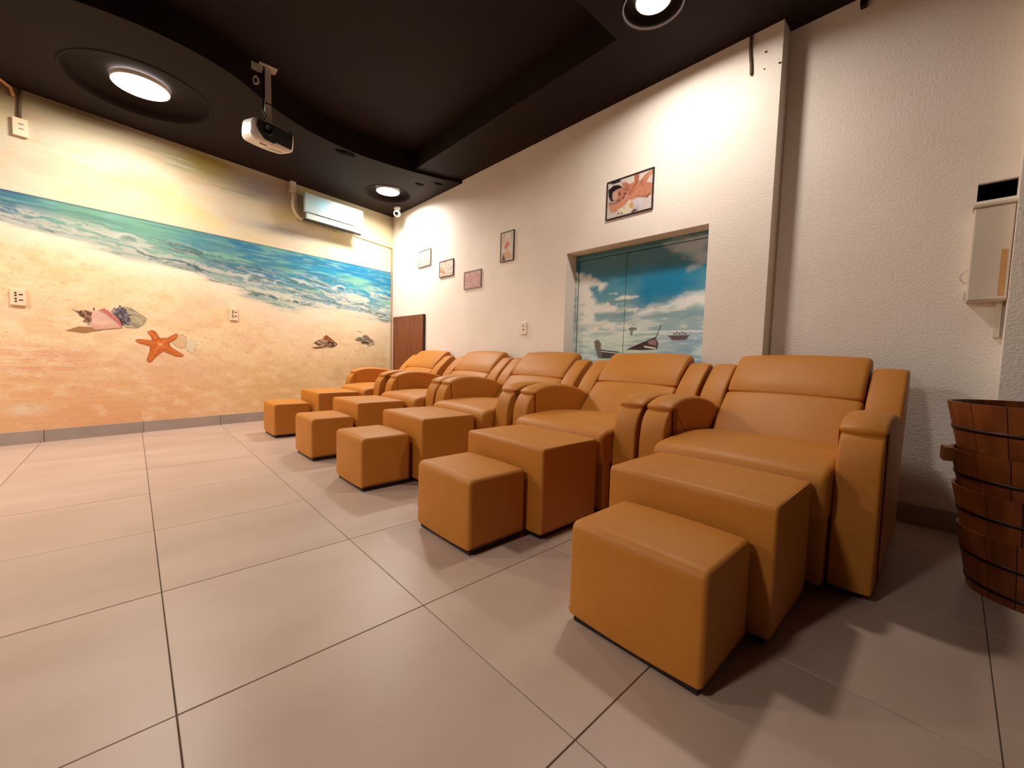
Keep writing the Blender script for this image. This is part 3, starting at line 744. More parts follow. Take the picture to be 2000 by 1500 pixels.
bm = bmesh.new(); add_box(bm, XL - 0.12, XL, YB, mural_y(XL), 0, 2.95)
tag(bm_obj('wall_front', bm, M_plain), kind='structure')

# painted double door in the recess
door = empty('door_1', (2.8675, (D0 + D1) / 2, 0)); tag(door, 'double door in a recess painted with a cloudy seascape', kind='structure')
def paint_door():
    c = Canvas(D0, D1, 0.0, DZ, 0.004, (116, 150, 156))
    Y, Zz = c.X, c.Y
    st = fbm(Y * 5, Zz * 22, 41); bl = fbm(Y * 3, Zz * 6, 43)
    c._put(sm(Zz, 1.15, 1.4), (42, 116, 142)); c._put(sm(Zz, 1.52, 1.64) * 0.7, (70, 122, 128))
    c._put(sm(bl, 0.4, 0.65) * 0.4, (90, 140, 150))
    c.poly(F['n_blue'], (14, 110, 148), soft=0.14, wob=0.03)
    c.poly(F['n_dark'], (62, 102, 112), soft=0.07, wob=0.03)
    c._put(sm(st, 0.5, 0.7) * sm(Zz, 1.4, 1.5) * 0.35, (74, 118, 126))
    c.poly(F['n_tr'], (150, 160, 164), soft=0.06, wob=0.04, op=0.9)
    c.poly(F['n_c3'], (196, 202, 198), soft=0.05, wob=0.03)
    low = sm(Zz, 1.17, 1.08) * (1 - sm(Zz, 1.02, 1.0))
    c._put(low * 0.6, (146, 166, 170))
    c.poly(F['n_lw'], (206, 208, 196), soft=0.05, wob=0.05)
    c.poly(F['n_c4'], (112, 146, 158), soft=0.03, wob=0.02, op=0.8)
    c.poly(F['n_c1'], (206, 206, 200), soft=0.012, wob=0.01); c.poly(F['n_c2'], (204, 202, 194), soft=0.02, wob=0.012)
    c._put(sm(st, 0.52, 0.68) * sm(Zz, 1.30, 1.15) * 0.5, (216, 216, 204))
    c._put(sm(1 - st, 0.55, 0.72) * sm(Zz, 1.36, 1.2) * 0.35, (84, 122, 136))
    hz = 1.008
    sea = sm(Zz, hz + 0.002, hz - 0.002)
    c._put(sea, (176, 192, 180))
    c._put(sea * sm(Y, 1.75, 1.2) * 0.8, (122, 152, 172))
    s2 = fbm(Y * 8, Zz * 60, 47)
    c._put(sea * sm(s2, 0.5, 0.66) * 0.5, (206, 216, 206)); c._put(sea * sm(1 - s2, 0.55, 0.7) * 0.5, (110, 140, 160))
    c.line(F['n_hor'], 0.006, (228, 226, 212), op=0.8)
    c.poly(F['n_palm'], (86, 100, 100), wob=0.012, op=0.9)
    c.poly(F['n_boat'], (92, 70, 74), soft=0.008); c.poly(F['n_people'], (96, 66, 62), wob=0.012)
    for k in range(5): c.dot((F['n_people'][0][0] + (F['n_people'][3][0] - F['n_people'][0][0]) * k / 4, F['n_people'][1][1] + 0.006 + 0.006 * (k % 2)), 0.007, (84, 58, 56))
    c.line([(F['n_boat'][0][0], F['n_boat'][0][1]), F['n_boat'][1]], 0.006, (64, 48, 52))
    c.poly(F['n_hull'], (62, 40, 36)); c.poly(F['n_hull_in'], (134, 106, 98), soft=0.01); c.poly(F['n_hull_w'], (214, 206, 196))
    c.line(F['n_hull'][:3], 0.008, (40, 26, 26)); c.line(F['n_mast'], 0.007, (74, 58, 52))
    c.poly(F['n_hull2'], (70, 62, 58)); c.line(F['n_hull2w'], 0.006, (210, 204, 194)); c.line(F['n_hull2'][:2], 0.008, (40, 30, 30))
    c.poly(F['n_post'], (104, 98, 90), soft=0.008)
    c.c = np.clip(c.c * 1.5, 0, 0.88)
    return c
dc = paint_door()
def door_part(name, y0, y1, z0, z1, dx, th):
    iy0 = int(np.argmin(abs(dc.a - y0))); iy1 = int(np.argmin(abs(dc.a - y1))); iz0 = int(np.argmin(abs(dc.z - z0))); iz1 = int(np.argmin(abs(dc.z - z1)))
    sl = (slice(iz0, iz1 + 1), slice(iy0, iy1 + 1))
    Xg, Yg = dc.X[sl] - door.location.y, dc.Y[sl]
    P = np.stack([np.full(Xg.shape, dx), Xg, Yg], -1)[:, ::-1]
    y0, y1 = Xg.min(), Xg.max(); z0, z1 = Yg.min(), Yg.max()
    ev = [(dx + .0005, y0, z0), (dx + .0005, y1, z0), (dx + .0005, y1, z1), (dx + .0005, y0, z1), (dx + th, y0, z0), (dx + th, y1, z0), (dx + th, y1, z1), (dx + th, y0, z1)]
    ef = [(7, 6, 5, 4), (0, 4, 5, 1), (1, 5, 6, 2), (2, 6, 7, 3), (3, 7, 4, 0)]
    return grid_mesh(name, P, dc.c[sl][:, ::-1], M_art, door, extra=(ev, ef, (70, 110, 120)))
door_part('frame', D0, D1, DZ - 0.048, DZ, 0.0, 0.05)
door_part('frame', D1 - 0.030, D1, 0.0, DZ - 0.048, 0.0, 0.05)
door_part('frame', D0, D0 + 0.012, 0.0, DZ - 0.048, 0.0, 0.05)
mid = 1.80
door_part('door_panel', D0 + 0.014, mid, 0.0, DZ - 0.053, 0.004, 0.04)
door_part('door_panel', mid + 0.0012, D1 - 0.034, 0.0, DZ - 0.053, 0.004, 0.04)

# skirting tiles along the mural wall and the set-back wall
bb = empty('baseboard_left'); tag(bb, 'grey skirting tiles under the beach mural', kind='structure')
bm = bmesh.new(); add_box(bm, 0.0008, 0.5992, -0.012, 0.0, 0.0, 0.1, bev=0.001, seg=1)
sk0 = bm_obj('tile', bm, M_skirt, bb)
for k in range(9):
    o = sk0 if k == 0 else sk0.copy()
    if k: COL.objects.link(o)
    x = 0.06 + (k - 5) * 0.5935
    if k == 8: x = XW - 0.5935 - 0.005
    o.location = MW(x, 0); o.rotation_euler = (0, 0, ROT_M)
bb2 = empty('baseboard_right'); tag(bb2, kind='structure')
sk = sk0.data.copy()
for k, (x, y) in enumerate(((XW, 5.45), (XW, 4.85), (XW, 4.25), (XW, 3.65), (XW, 3.05), (XR, 0.46))):
    o = bpy.data.objects.new('tile', sk); link(o, bb2); o.location = (x, y, 0); o.rotation_euler = (0, 0, ROT_W)

# ceiling: raised tray, curved soffit along the mural, straight soffit along the white wall
cl = box('ceiling', XL - 0.1, 3.0, YB - 0.1, 5.75, CEIL, CEIL + 0.05, M_ceiling); tag(cl, kind='structure')
def soffit(name, outline, z, holes):
    cu = bpy.data.curves.new(name, 'CURVE'); cu.dimensions = '2D'; cu.fill_mode = 'BOTH'
    h = CEIL - z
    cu.extrude = h / 2
    loops = [outline] + [[(x + r * math.cos(2 * math.pi * k / 64), y + r * math.sin(2 * math.pi * k / 64)) for k in range(64)] for x, y, r in holes]
    for lp in loops:
        sp = cu.splines.new('POLY'); sp.points.add(len(lp) - 1); sp.use_cyclic_u = True
        for p, (x, y) in zip(sp.points, lp): p.co = (x, y, 0, 1)
    tmp = bpy.data.objects.new(name, cu); COL.objects.link(tmp)
    dg = bpy.context.evaluated_depsgraph_get()
    me = bpy.data.meshes.new_from_object(tmp.evaluated_get(dg))
    bpy.data.objects.remove(tmp); me.name = name
    me.materials.clear(); me.materials.append(M_ceiling)
    me.transform(Matrix.Translation((0, 0, z + h / 2)))
    o = link(bpy.data.objects.new(name, me)); tag(o, kind='structure')
    return o
edge = [(XW + 0.02, 3.845), (2.70, 3.853), (2.50, 3.92), (2.28, 3.972), (2.05, 4.01), (1.80, 4.032), (1.58, 4.03), (1.352, 3.985), (1.13, 3.92), (0.916, 3.81), (0.76, 3.70), (0.653, 3.61), (0.53, 3.53), (0.401, 3.48), (0.267, 3.445), (0.10, 3.425), (-0.083, 3.435), (-0.25, 3.47), (-0.5, 3.55), (-0.8, 3.62), (-1.2, 3.62), (-1.8, 3.5), (XL - 0.05, 3.4)]
eg = [tuple(p)[:2] for p in spline([(x, y, 0) for x, y in edge], 4)]
out_a = eg + [(XL - 0.05, mural_y(XL - 0.05) + 0.03), (XW + 0.02, YC + 0.03)]
soffit('trim_1', out_a, 2.69, [LAMPS[k][:2] + (LAMPS[k][4],) for k in (0, 1, 4)])
out_b = [(2.232, 4.2), (2.205, 1.52), (XL - 0.05, 1.50), (XL - 0.05, YB - 0.05), (3.0, YB - 0.05), (3.0, 4.2)]
soffit('trim_2', out_b, 2.72, [LAMPS[k][:2] + (LAMPS[k][4],) for k in (2, 3)])
# ---------------------------------------------------------------- reclining chairs
CX = 1.755           # plane of the arm fronts
def make_chair():
    root = empty('recliner')
    # plinth and hidden base
    box('plinth', 0.03, 0.83, -0.405, 0.405, 0.0, 0.035, M_black, root)
    box('base_frame', 0.03, 0.80, -0.306, 0.306, 0.035, 0.29, M_leather, root, bev=0.01)
    # seat
    seat = round_poly([(-0.06, 0.255), (-0.088, 0.30), (-0.100, 0.36), (-0.088, 0.425), (0.02, 0.440), (0.22, 0.452), (0.42, 0.44), (0.60, 0.42), (0.60, 0.255)], [0.02, 0.03, 0.05, 0.05, 0.08, 0.1, 0.1, 0.02, 0.02])
    loft('seat_cushion', seat, -0.309, 0.309, 0.022, M_leather, root, puff=0.010)
    skirt = round_poly([(-0.052, 0.028), (-0.060, 0.27), (0.0, 0.27), (0.0, 0.028)], 0.008)
    loft('seat_skirt', skirt, -0.305, 0.305, 0.006, M_leather, root)
    # back
    lower = round_poly([(0.475, 0.395), (0.56, 0.490), (0.63, 0.565), (0.698, 0.628), (0.775, 0.575), (0.70, 0.40), (0.58, 0.30)], [0.03, 0.06, 0.06, 0.018, 0.02, 0.03, 0.04])
    loft('backrest', lower, -0.297, 0.297, 0.020, M_leather, root, puff=0.012)
    head = round_poly([(0.697, 0.632), (0.730, 0.690), (0.800, 0.755), (0.868, 0.815), (0.918, 0.832), (0.958, 0.800), (0.955, 0.755), (0.80, 0.585), (0.745, 0.590)], [0.012, 0.05, 0.08, 0.05, 0.035, 0.035, 0.04, 0.03, 0.02])
    loft('headrest', head, -0.295, 0.295, 0.022, M_leather, root, puff=0.010)
    wing = round_poly([(0.640, 0.555), (0.70, 0.640), (0.78, 0.715), (0.850, 0.770), (0.895, 0.775), (0.930, 0.735), (0.92, 0.60), (0.80, 0.30), (0.66, 0.30)], [0.03, 0.06, 0.08, 0.016, 0.014, 0.03, 0.06, 0.05, 0.05])
    for s in (-1, 1):
        a, b = sorted((s * 0.303, s * 0.430))
        loft('wing', wing, a, b, 0.013, M_leather, root, puff=0.003)
    shell = round_poly([(0.62, 0.035), (0.62, 0.42), (0.76, 0.56), (0.90, 0.72), (0.935, 0.72), (0.90, 0.50), (0.86, 0.035)], 0.02)
    loft('back_shell', shell, -0.302, 0.302, 0.01, M_leather, root)
    # arms
    body = round_poly([(0.108, 0.03), (0.108, 0.555), (0.30, 0.570), (0.55, 0.560), (0.66, 0.535), (0.80, 0.30), (0.80, 0.03)], [0.012, 0.02, 0.05, 0.05, 0.05, 0.05, 0.01])
    front = round_poly([(0.0, 0.028), (0.0, 0.30), (0.004, 0.43), (0.022, 0.505), (0.060, 0.552), (0.104, 0.568), (0.104, 0.028)], [0.006, 0.05, 0.08, 0.05, 0.04, 0.008, 0.008])
    pad = round_poly([(0.066, 0.552), (0.058, 0.568), (0.095, 0.590), (0.19, 0.612), (0.34, 0.612), (0.47, 0.592), (0.575, 0.562), (0.700, 0.040), (0.110, 0.040), (0.110, 0.549)], [0.006, 0.012, 0.04, 0.07, 0.08, 0.06, 0.03, 0.01, 0.006, 0.003])
    for s in (-1, 1):
        a, b = sorted((s * 0.306, s * 0.432))
        arm = loft('armrest', body, a, b, 0.012, M_leather, root, puff=0.002)
        a, b = sorted((s * 0.310, s * 0.431))
        loft('arm_front', front, a, b, 0.010, M_leather, arm, puff=0.003)
        a, b = sorted((s * 0.303, s * 0.4345))
        loft('arm_pad', pad, a, b, 0.016, M_leather, arm, puff=0.007)
    return root

def make_ottoman(w=0.53, d=0.385, h=0.402):
    root = empty('ottoman')
    box('plinth', 0.02, d - 0.02, -w / 2 + 0.02, w / 2 - 0.02, 0.0, 0.03, M_black, root)
    prof = round_poly([(0.0, 0.026), (0.0, h), (d, h - 0.002), (d, 0.026)], [0.006, 0.022, 0.014, 0.006], n=6)
    loft('cushion', prof, -w / 2, w / 2, 0.010, M_leather, root, puff=0.004)
    for s in (-1, 1):
        tube('piping', [(0.012, s * (w / 2 - 0.004), h - 0.006), (d / 2, s * (w / 2 - 0.003), h - 0.004), (d - 0.01, s * (w / 2 - 0.004), h - 0.006)], 0.0028, M_leather, root, n=6)
    return root

def make_stool(w=0.395, d=0.30, h=0.306):
    root = empty('footstool')
    box('plinth', 0.014, d - 0.014, -w / 2 + 0.014, w / 2 - 0.014, 0.0, 0.028, M_black, root)
    prof = round_poly([(0.0, 0.024), (0.0, h), (d, h), (d, 0.024)], [0.005, 0.032, 0.032, 0.005], n=6)
    loft('cushion', prof, -w / 2, w / 2, 0.014, M_leather, root, puff=0.005)
    return root

order = ['nearest, beside stacked wooden buckets', 'second from the wooden buckets', 'middle of the five', 'fourth from the wooden buckets', 'farthest, by the mural']
chair_y = [0.5635, 1.4475, 2.362, 3.250, 4.240]
ott = [(1.257, 0.556), (1.254, 1.408), (1.248, 2.372), (1.242, 3.308), (1.245, 4.215)]
sto = [(0.940, 0.541), (0.936, 1.424), (0.922, 2.400), (0.915, 3.247), (0.908, 4.262)]
proto = None
for k in range(5):
    if k == 0: proto = o = make_chair()
    else: o = copy_tree(proto)
    o.location = (CX, chair_y[k], 0)
    tag(o, 'tan leather recliner with padded arms, ' + order[k], 'chair', 'tan recliners in a row along the white wall')
for k in range(5):
    if k == 0: proto = o = make_ottoman()
    else: o = copy_tree(proto)
    o.location = (ott[k][0], ott[k][1], 0)
    tag(o, 'tan leather ottoman against the recliner ' + order[k], 'ottoman', 'tan ottomans in front of the recliners')
for k in range(5):
    if k == 0: proto = o = make_stool()
    else: o = copy_tree(proto)
    o.location = (sto[k][0], sto[k][1], 0)
    tag(o, 'low tan cube stool, ' + order[k], 'stool', 'low tan stools in front of the ottomans')

# ---------------------------------------------------------------- ceiling lights
names = ['large round ceiling light in a wide recess above the beach mural', 'round ceiling light in the far corner above the air conditioner', 'small round ceiling light above the recliners near the white wall', 'round ceiling light left of the viewer, outside the picture', 'large ceiling light by the mural wall, outside the picture']
for k, (x, y, z, r, R, b, sp) in enumerate(LAMPS):
    t = empty('ceiling_light', (x, y, z)); tag(t, names[k], 'ceiling light', 'round ceiling lights')
    dep = 0.055
    lathe('recess', [(R + 0.012, -0.002), (R + 0.006, -0.006), (R - 0.004, 0.0), (R - 0.006, dep), (0.0, dep + 0.012)], M_ceiling, t, n=64)
    lathe('rim', [(r + 0.006, dep), (r + 0.006, dep - 0.026), (r + 0.003, dep - 0.030), (r, dep - 0.028), (r, dep)], M_white, t)
    lathe('light_panel', [(0.0, dep - 0.030), (r - 0.001, dep - 0.028), (r - 0.001, dep - 0.005), (0.0, dep - 0.005)], M_lamp, t)

for x, y, rx, ry in ((1.55, 4.10, 0.10, 0.05), (2.42, 4.22, 0.05, 0.035), (2.56, 4.05, 0.05, 0.03)):
    p_ = lathe('patch', [(0.0, -0.0012), (1.0, -0.0012), (1.0, 0.002), (0.0, 0.002)], M_patch, bpy.data.objects['trim_1'], n=24)
    p_.location = (x, y, 2.69); p_.scale = (rx, ry, 1.0)

# ---------------------------------------------------------------- projector and its mount
PX, PY = 0.800, 3.655
mt = empty('projector_mount', (PX, PY, CEIL)); tag(mt, 'pale metal ceiling bracket holding the projector', 'bracket')
box('pole', -0.020, 0.020, -0.020, 0.020, -0.375, -0.004, M_metal, mt, bev=0.003)
box('ceiling_plate', -0.06, 0.06, -0.045, 0.045, -0.008, 0.0, M_metal, mt, bev=0.002)
box('collar', -0.024, 0.024, -0.024, 0.024, -0.405, -0.365, M_metal, mt, bev=0.004)
box('tie', -0.020, 0.020, -0.020, 0.020, -0.275, -0.262, M_dark, mt, bev=0.002)
tube('cable', spline([(-0.024, -0.005, -0.01), (-0.025, -0.005, -0.2), (-0.034, -0.01, -0.31), (-0.020, -0.018, -0.36), (-0.03, -0.012, -0.40)], 6), 0.006, M_dark, mt)
box('side_bracket', -0.145, -0.04, -0.012, -0.006, -0.060, -0.005, M_metal, mt)
tube('loop', spline([(-0.07, 0, -0.09), (-0.095, 0, -0.115), (-0.085, 0, -0.15), (-0.06, 0, -0.13), (-0.065, 0, -0.10)], 6), 0.008, M_metal, mt)
pr = empty('projector', (PX, PY, 2.39), ROT_M + 0.03); tag(pr, 'white projector with dark front panel hanging from the ceiling', 'projector')
body_p = round_poly([(-0.12, -0.055), (-0.13, 0.0), (-0.115, 0.075), (0.12, 0.075), (0.13, 0.0), (0.12, -0.055)], [0.03, 0.05, 0.03, 0.03, 0.05, 0.03])
pb = loft('body', body_p, -0.172, 0.172, 0.042, M_white, pr, puff=0.006); pb.rotation_euler = (0, 0, math.pi / 2)
# dark glossy front band with a stepped lower edge
bm = bmesh.new()
fr = [(-0.150, 0.066), (0.152, 0.066), (0.160, 0.030), (0.158, -0.034), (0.02, -0.030), (0.0, -0.040), (-0.085, -0.036), (-0.105, -0.022), (-0.135, -0.004), (-0.158, 0.024)]
vb = [bm.verts.new((x, -0.139 + 0.06 * max(0, z - 0.02) + 0.10 * max(0, -z), z)) for x, z in fr]; vf = [bm.verts.new((x, -0.09, z)) for x, z in fr]
bm.faces.new(vb); bm.faces.new(vf[::-1])
for i in range(len(fr)): bm.faces.new((vb[i], vf[i], vf[(i + 1) % len(fr)], vb[(i + 1) % len(fr)]))
for v in bm.verts: v.co.x *= 0.90
bm_obj('front_panel', bm, M_dark, pr)
ln = lathe('lens', [(0.034, 0.0), (0.034, 0.012), (0.026, 0.014), (0.022, 0.006), (0.0, 0.003)], M_glass, pr); ln.location = (-0.055, -0.138, 0.025); ln.rotation_euler = (math.pi / 2, 0, 0)
box('badge', -0.090, -0.035, -0.085, -0.068, -0.0635, -0.060, M_cable, pr)
pr.scale = (0.88, 0.80, 1.15); pr.rotation_euler = (0.20, 0, ROT_M + 0.03)
box('underside_vent', 0.00, 0.10, -0.06, 0.03, -0.0635, -0.060, M_metal, pr)

# ---------------------------------------------------------------- air conditioner on the mural wall
ac = empty('air_conditioner', MW(1.795, 2.28), ROT_M); tag(ac, 'white wall air conditioner under the ceiling, tinted with the mural colours', 'air conditioner')
hw = 0.375
bodyp = round_poly([(0.0, 0.0), (-0.13, -0.012), (-0.172, 0.012), (-0.188, 0.085), (-0.188, 0.255), (-0.165, 0.300), (0.0, 0.305)], [0.0, 0.02, 0.03, 0.02, 0.02, 0.03, 0.0])
b = loft('body', bodyp, -hw, hw, 0.012, M_white, ac); b.rotation_euler = (0, 0, -math.pi / 2)
for v in b.data.vertices: v.co = Vector((-v.co.x, v.co.y, v.co.z))
b.rotation_euler = (0, 0, math.pi / 2)
bm2 = bmesh.new(); bm2.from_mesh(b.data); bmesh.ops.recalc_face_normals(bm2, faces=bm2.faces[:]); bm2.to_mesh(b.data); bm2.free()
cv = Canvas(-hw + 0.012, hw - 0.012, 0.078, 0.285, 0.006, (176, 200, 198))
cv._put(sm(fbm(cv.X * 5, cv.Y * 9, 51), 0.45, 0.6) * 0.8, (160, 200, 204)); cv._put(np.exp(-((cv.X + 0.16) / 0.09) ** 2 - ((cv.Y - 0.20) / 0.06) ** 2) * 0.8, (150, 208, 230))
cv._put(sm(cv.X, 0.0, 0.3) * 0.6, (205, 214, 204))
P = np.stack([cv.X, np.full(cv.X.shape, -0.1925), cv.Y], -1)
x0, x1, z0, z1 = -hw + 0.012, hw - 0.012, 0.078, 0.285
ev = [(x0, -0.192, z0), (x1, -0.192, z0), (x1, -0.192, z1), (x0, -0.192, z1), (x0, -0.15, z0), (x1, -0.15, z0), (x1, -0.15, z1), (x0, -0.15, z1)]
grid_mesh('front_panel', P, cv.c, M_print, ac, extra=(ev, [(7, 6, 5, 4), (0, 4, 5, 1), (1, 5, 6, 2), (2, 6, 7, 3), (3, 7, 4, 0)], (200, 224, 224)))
box('louver', -hw + 0.03, hw - 0.03, -0.186, -0.160, 0.004, 0.066, noise_mat('louver_paint', (188, 208, 200), (200, 216, 208), rough=0.4), ac, bev=0.004)
box('louver_slot', -hw + 0.02, hw - 0.02, -0.172, -0.12, -0.010, 0.000, M_dark, ac)
tube('refrigerant_pipe', spline([(-0.42, -0.03, 0.43), (-0.42, -0.03, 0.33), (-0.425, -0.05, 0.24), (-0.435, -0.06, 0.15), (-0.42, -0.065, 0.08), (-0.375, -0.07, 0.025), (-0.34, -0.06, 0.02)], 8), 0.019, M_cream, ac)
box('pipe_duct', -0.455, -0.395, -0.055, 0.0, 0.30, 0.425, M_ivory, ac, bev=0.006)
cd = empty('cable_trunking', MW(2.15, 2.29), ROT_M); tag(cd, 'thin cream trunking from the air conditioner into the corner', 'trunking')
bm = bmesh.new(); Lk = (XW - 0.018 - 2.15) * 1.0152
add_box(bm, -0.0, Lk, -0.012, 0.0, -0.006, 0.006, Matrix.Rotation(0.055, 4, 'Y')); bm_obj('horizontal_run', bm, M_trunk, cd)
box('vertical_run', Lk - 0.012, Lk + 0.004, -0.014, 0.0, -2.18, -0.03, M_trunk, cd)

# ---------------------------------------------------------------- security camera
sc_ = empty('security_camera', (2.585, 5.07, 2.69)); tag(sc_, 'small white dome security camera on the ceiling in the corner', 'camera')
lathe('base', [(0.0, 0.0), (0.042, 0.0), (0.042, -0.022), (0.030, -0.03), (0.0, -0.03)], M_white, sc_)
tube('neck', [(0, 0, -0.028), (-0.006, -0.01, -0.06)], 0.018, M_white, sc_)
bm = bmesh.new(); bmesh.ops.create_uvsphere(bm, u_segments=24, v_segments=16, radius=0.046); bmesh.ops.translate(bm, verts=bm.verts, vec=(-0.010, -0.016, -0.088))
bm_obj('head', bm, M_white, sc_, True)
lz = lathe('lens', [(0.024, 0.0), (0.024, 0.01), (0.016, 0.013), (0.0, 0.008)], M_glass, sc_, n=24); lz.location = (-0.035, -0.050, -0.098); lz.rotation_euler = (math.radians(100), 0, math.radians(-35))

# ---------------------------------------------------------------- sockets and switches
def plate(name, label, cat, loc, rot, w, h, rows, d=0.012, cord=False, mat=None):
    t = empty(name, loc, rot); tag(t, label, cat)
    box('cover_plate', -w / 2, w / 2, -d, 0, -h / 2, h / 2, mat or M_ivory, t, bev=0.003)
    for (x0, z0, sw, sh) in rows:
        box('slot', x0 - sw / 2, x0 + sw / 2, -d - 0.0015, -d + 0.002, z0 - sh / 2, z0 + sh / 2, M_slot, t)
    return t
R4 = [(-0.012, 0.032, 0.011, 0.011), (-0.012, 0.013, 0.011, 0.011), (-0.012, -0.011, 0.011, 0.011), (-0.012, -0.031, 0.011, 0.011), (0.014, 0.022, 0.020, 0.008), (0.014, -0.020, 0.020, 0.008)]
plate('wall_socket', 'ivory double socket low on the mural, left of the conch shell', 'socket', MW(-0.630, 1.135), ROT_M, 0.080, 0.125, R4, mat=M_plate)
plate('wall_socket', 'ivory double socket on the mural sand, right of the starfish', 'socket', MW(0.790, 1.148), ROT_M, 0.072, 0.130, R4, mat=M_plate)
plate('wall_socket', 'ivory socket high on the mural under the ceiling at left', 'socket', MW(-0.578, 2.405), ROT_M, 0.075, 0.130, [(0.004, 0.022, 0.026, 0.005), (0.004, -0.012, 0.024, 0.004)], d=0.028, mat=M_plate)
plate('wall_switch', 'white switch plate on the white wall behind the recliners', 'switch', (XW, 2.795, 1.056), ROT_W, 0.078, 0.118, [(0.004, 0.022, 0.018, 0.010), (0.004, -0.012, 0.018, 0.010)], d=0.014)
cb = tube('cable', [MW(-0.572, 2.70, 0.01), MW(-0.570, 2.62, 0.012), MW(-0.576, 2.55, 0.010), MW(-0.578, 2.47, 0.014)], 0.011, M_cable)
tag(cb, 'brown cable from the ceiling to the high socket on the mural', 'cable')
op = tube('conduit_pipe', [(-0.80, 4.50, 2.684), (-0.70, 4.70, 2.684), (-0.612, 4.88, 2.672), (-0.600, 4.895, 2.62)], 0.012, M_orange)
tag(op, 'orange brown conduit pipe under the ceiling at the left edge', 'pipe')

# ---------------------------------------------------------------- framed pictures on the white wall
def framed(key, label, fw, mat, draw, base):
    q = F[key]
    y1 = (q[0][0] + q[3][0]) / 2; y0 = (q[1][0] + q[2][0]) / 2
    z1 = (q[0][1] + q[1][1]) / 2; z0 = (q[2][1] + q[3][1]) / 2
    t = empty('framed_picture', (XW, (y0 + y1) / 2, (z0 + z1) / 2), ROT_W); tag(t, label, 'picture', 'spa pictures on the white wall')
    w, h = y1 - y0, z1 - z0
    bm = bmesh.new()
    add_box(bm, -w / 2, w / 2, -0.012, 0, h / 2 - fw, h / 2); add_box(bm, -w / 2, w / 2, -0.012, 0, -h / 2, -h / 2 + fw)
    add_box(bm, -w / 2, -w / 2 + fw, -0.012, 0, -h / 2 + fw, h / 2 - fw); add_box(bm, w / 2 - fw, w / 2, -0.012, 0, -h / 2 + fw, h / 2 - fw)
    bm_obj('frame', bm, mat, t)
    c = Canvas(y1 - fw, y0 + fw, z0 + fw, z1 - fw, 0.0025, base)
    draw(c, y0, y1, z0, z1)
    c.c = c.c * (0.50 if key == 'q1' else 0.74) * (0.92 + 0.16 * fbm(c.X * 60, c.Y * 60, 91))[..., None]
    cy, cz = (y0 + y1) / 2, (z0 + z1) / 2
    P = np.stack([-(c.X - cy), np.full(c.X.shape, -0.008), c.Y - cz], -1)
    grid_mesh('print', P, c.c, M_print, t)
def d_big(c, y0, y1, z0, z1):
    sk, skd, skl = (214, 140, 108), (170, 92, 66), (236, 178, 146)
    c._put(sm(fbm(c.X * 9, c.Y * 9, 61), 0.45, 0.7) * 0.5, (226, 206, 196))
    c.poly(F['p_back2'], (206, 126, 100), soft=0.015)
    c.poly(F['p_back'], sk, soft=0.01)
    n = fbm(c.X * 10 + c.Y * 12, c.Y * 14, 62)
    inb = np.clip(-sdist(c.X, c.Y, F['p_back']) / 0.01, 0, 1)
    c._put(inb * sm(n, 0.5, 0.7) * 0.6, skl); c._put(inb * sm(n, 0.4, 0.25) * 0.7, skd)
    c.poly(F['p_white'], (236, 230, 214), soft=0.01)
    c.poly(F['p_hair'], (34, 18, 20), soft=0.006)
    c.poly(F['p_face'], (214, 144, 116), soft=0.006)
    inf = np.clip(-sdist(c.X, c.Y, F['p_face']) / 0.008, 0, 1)
    c._put(inf * sm(c.X, 1.82, 1.88) * 0.5, (196, 150, 136))
    c.poly(F['p_top'], (60, 30, 30), soft=0.01); c.poly(F['p_petal'], (240, 232, 224), soft=0.008)
    c.poly(F['p_hl'], (232, 190, 170), soft=0.02, op=0.75); c.poly(F['p_arm2'], (176, 96, 72), soft=0.012, op=0.8)
    for k in ('p_sh1', 'p_sh2', 'p_sh3'): c.poly(F[k], (112, 54, 42), soft=0.012, op=0.75)
    c.poly(F['p_lip'], (160, 66, 60), soft=0.006); c.poly(F['p_under'], (140, 66, 52), soft=0.012, op=0.8)
    for k in ('p_eye1', 'p_eye2'): c.line(F[k], 0.005, (60, 26, 22), soft=0.004)
    c.line(F['p_mouth'], 0.007, (150, 56, 52), soft=0.004); c.line(F['p_nose'], 0.004, (170, 96, 76), soft=0.005, op=0.7)
    c.line([F['p_eye1'][0], (F['p_eye1'][0][0], F['p_eye1'][0][1] + 0.012)], 0.004, (80, 40, 30), soft=0.005, op=0.6)
    c.poly(F['p_arm'], (226, 154, 118), soft=0.008)
    c._put(np.clip(-sdist(c.X, c.Y, F['p_arm']) / 0.01, 0, 1) * sm(n, 0.45, 0.3) * 0.6, skd)
    for k in ('p_hand1', 'p_hand2'):
        c.poly(F[k], (208, 130, 100), soft=0.006)
        ins = np.clip(-sdist(c.X, c.Y, F[k]) / 0.008, 0, 1)
        c._put(ins * sm(np.sin((c.X + c.Y) * 260 + n * 9), 0.3, 0.9) * 0.75, (140, 70, 50)); c._put(ins * sm(n, 0.55, 0.7) * 0.6, skl)
    c.poly(F['p_sh4'], (130, 60, 46), soft=0.02, op=0.8)
    c.poly(F['p_peach'], (240, 180, 120), soft=0.01); c.poly(F['p_ball'], (232, 226, 230), soft=0.01)
    c.dot(F['p_ball'][5], 0.025, (196, 184, 190), soft=0.03, op=0.7)
    c.poly(F['p_fl1'], (244, 236, 200), soft=0.006, wob=0.008); c.poly(F['p_dark'], (92, 40, 36), soft=0.005)
    for yy, zz in ((1.775, 1.885), (1.80, 1.888), (1.555, 1.965), (1.568, 1.955)): c.dot((yy, zz), 0.006, (70, 30, 34), soft=0.004)
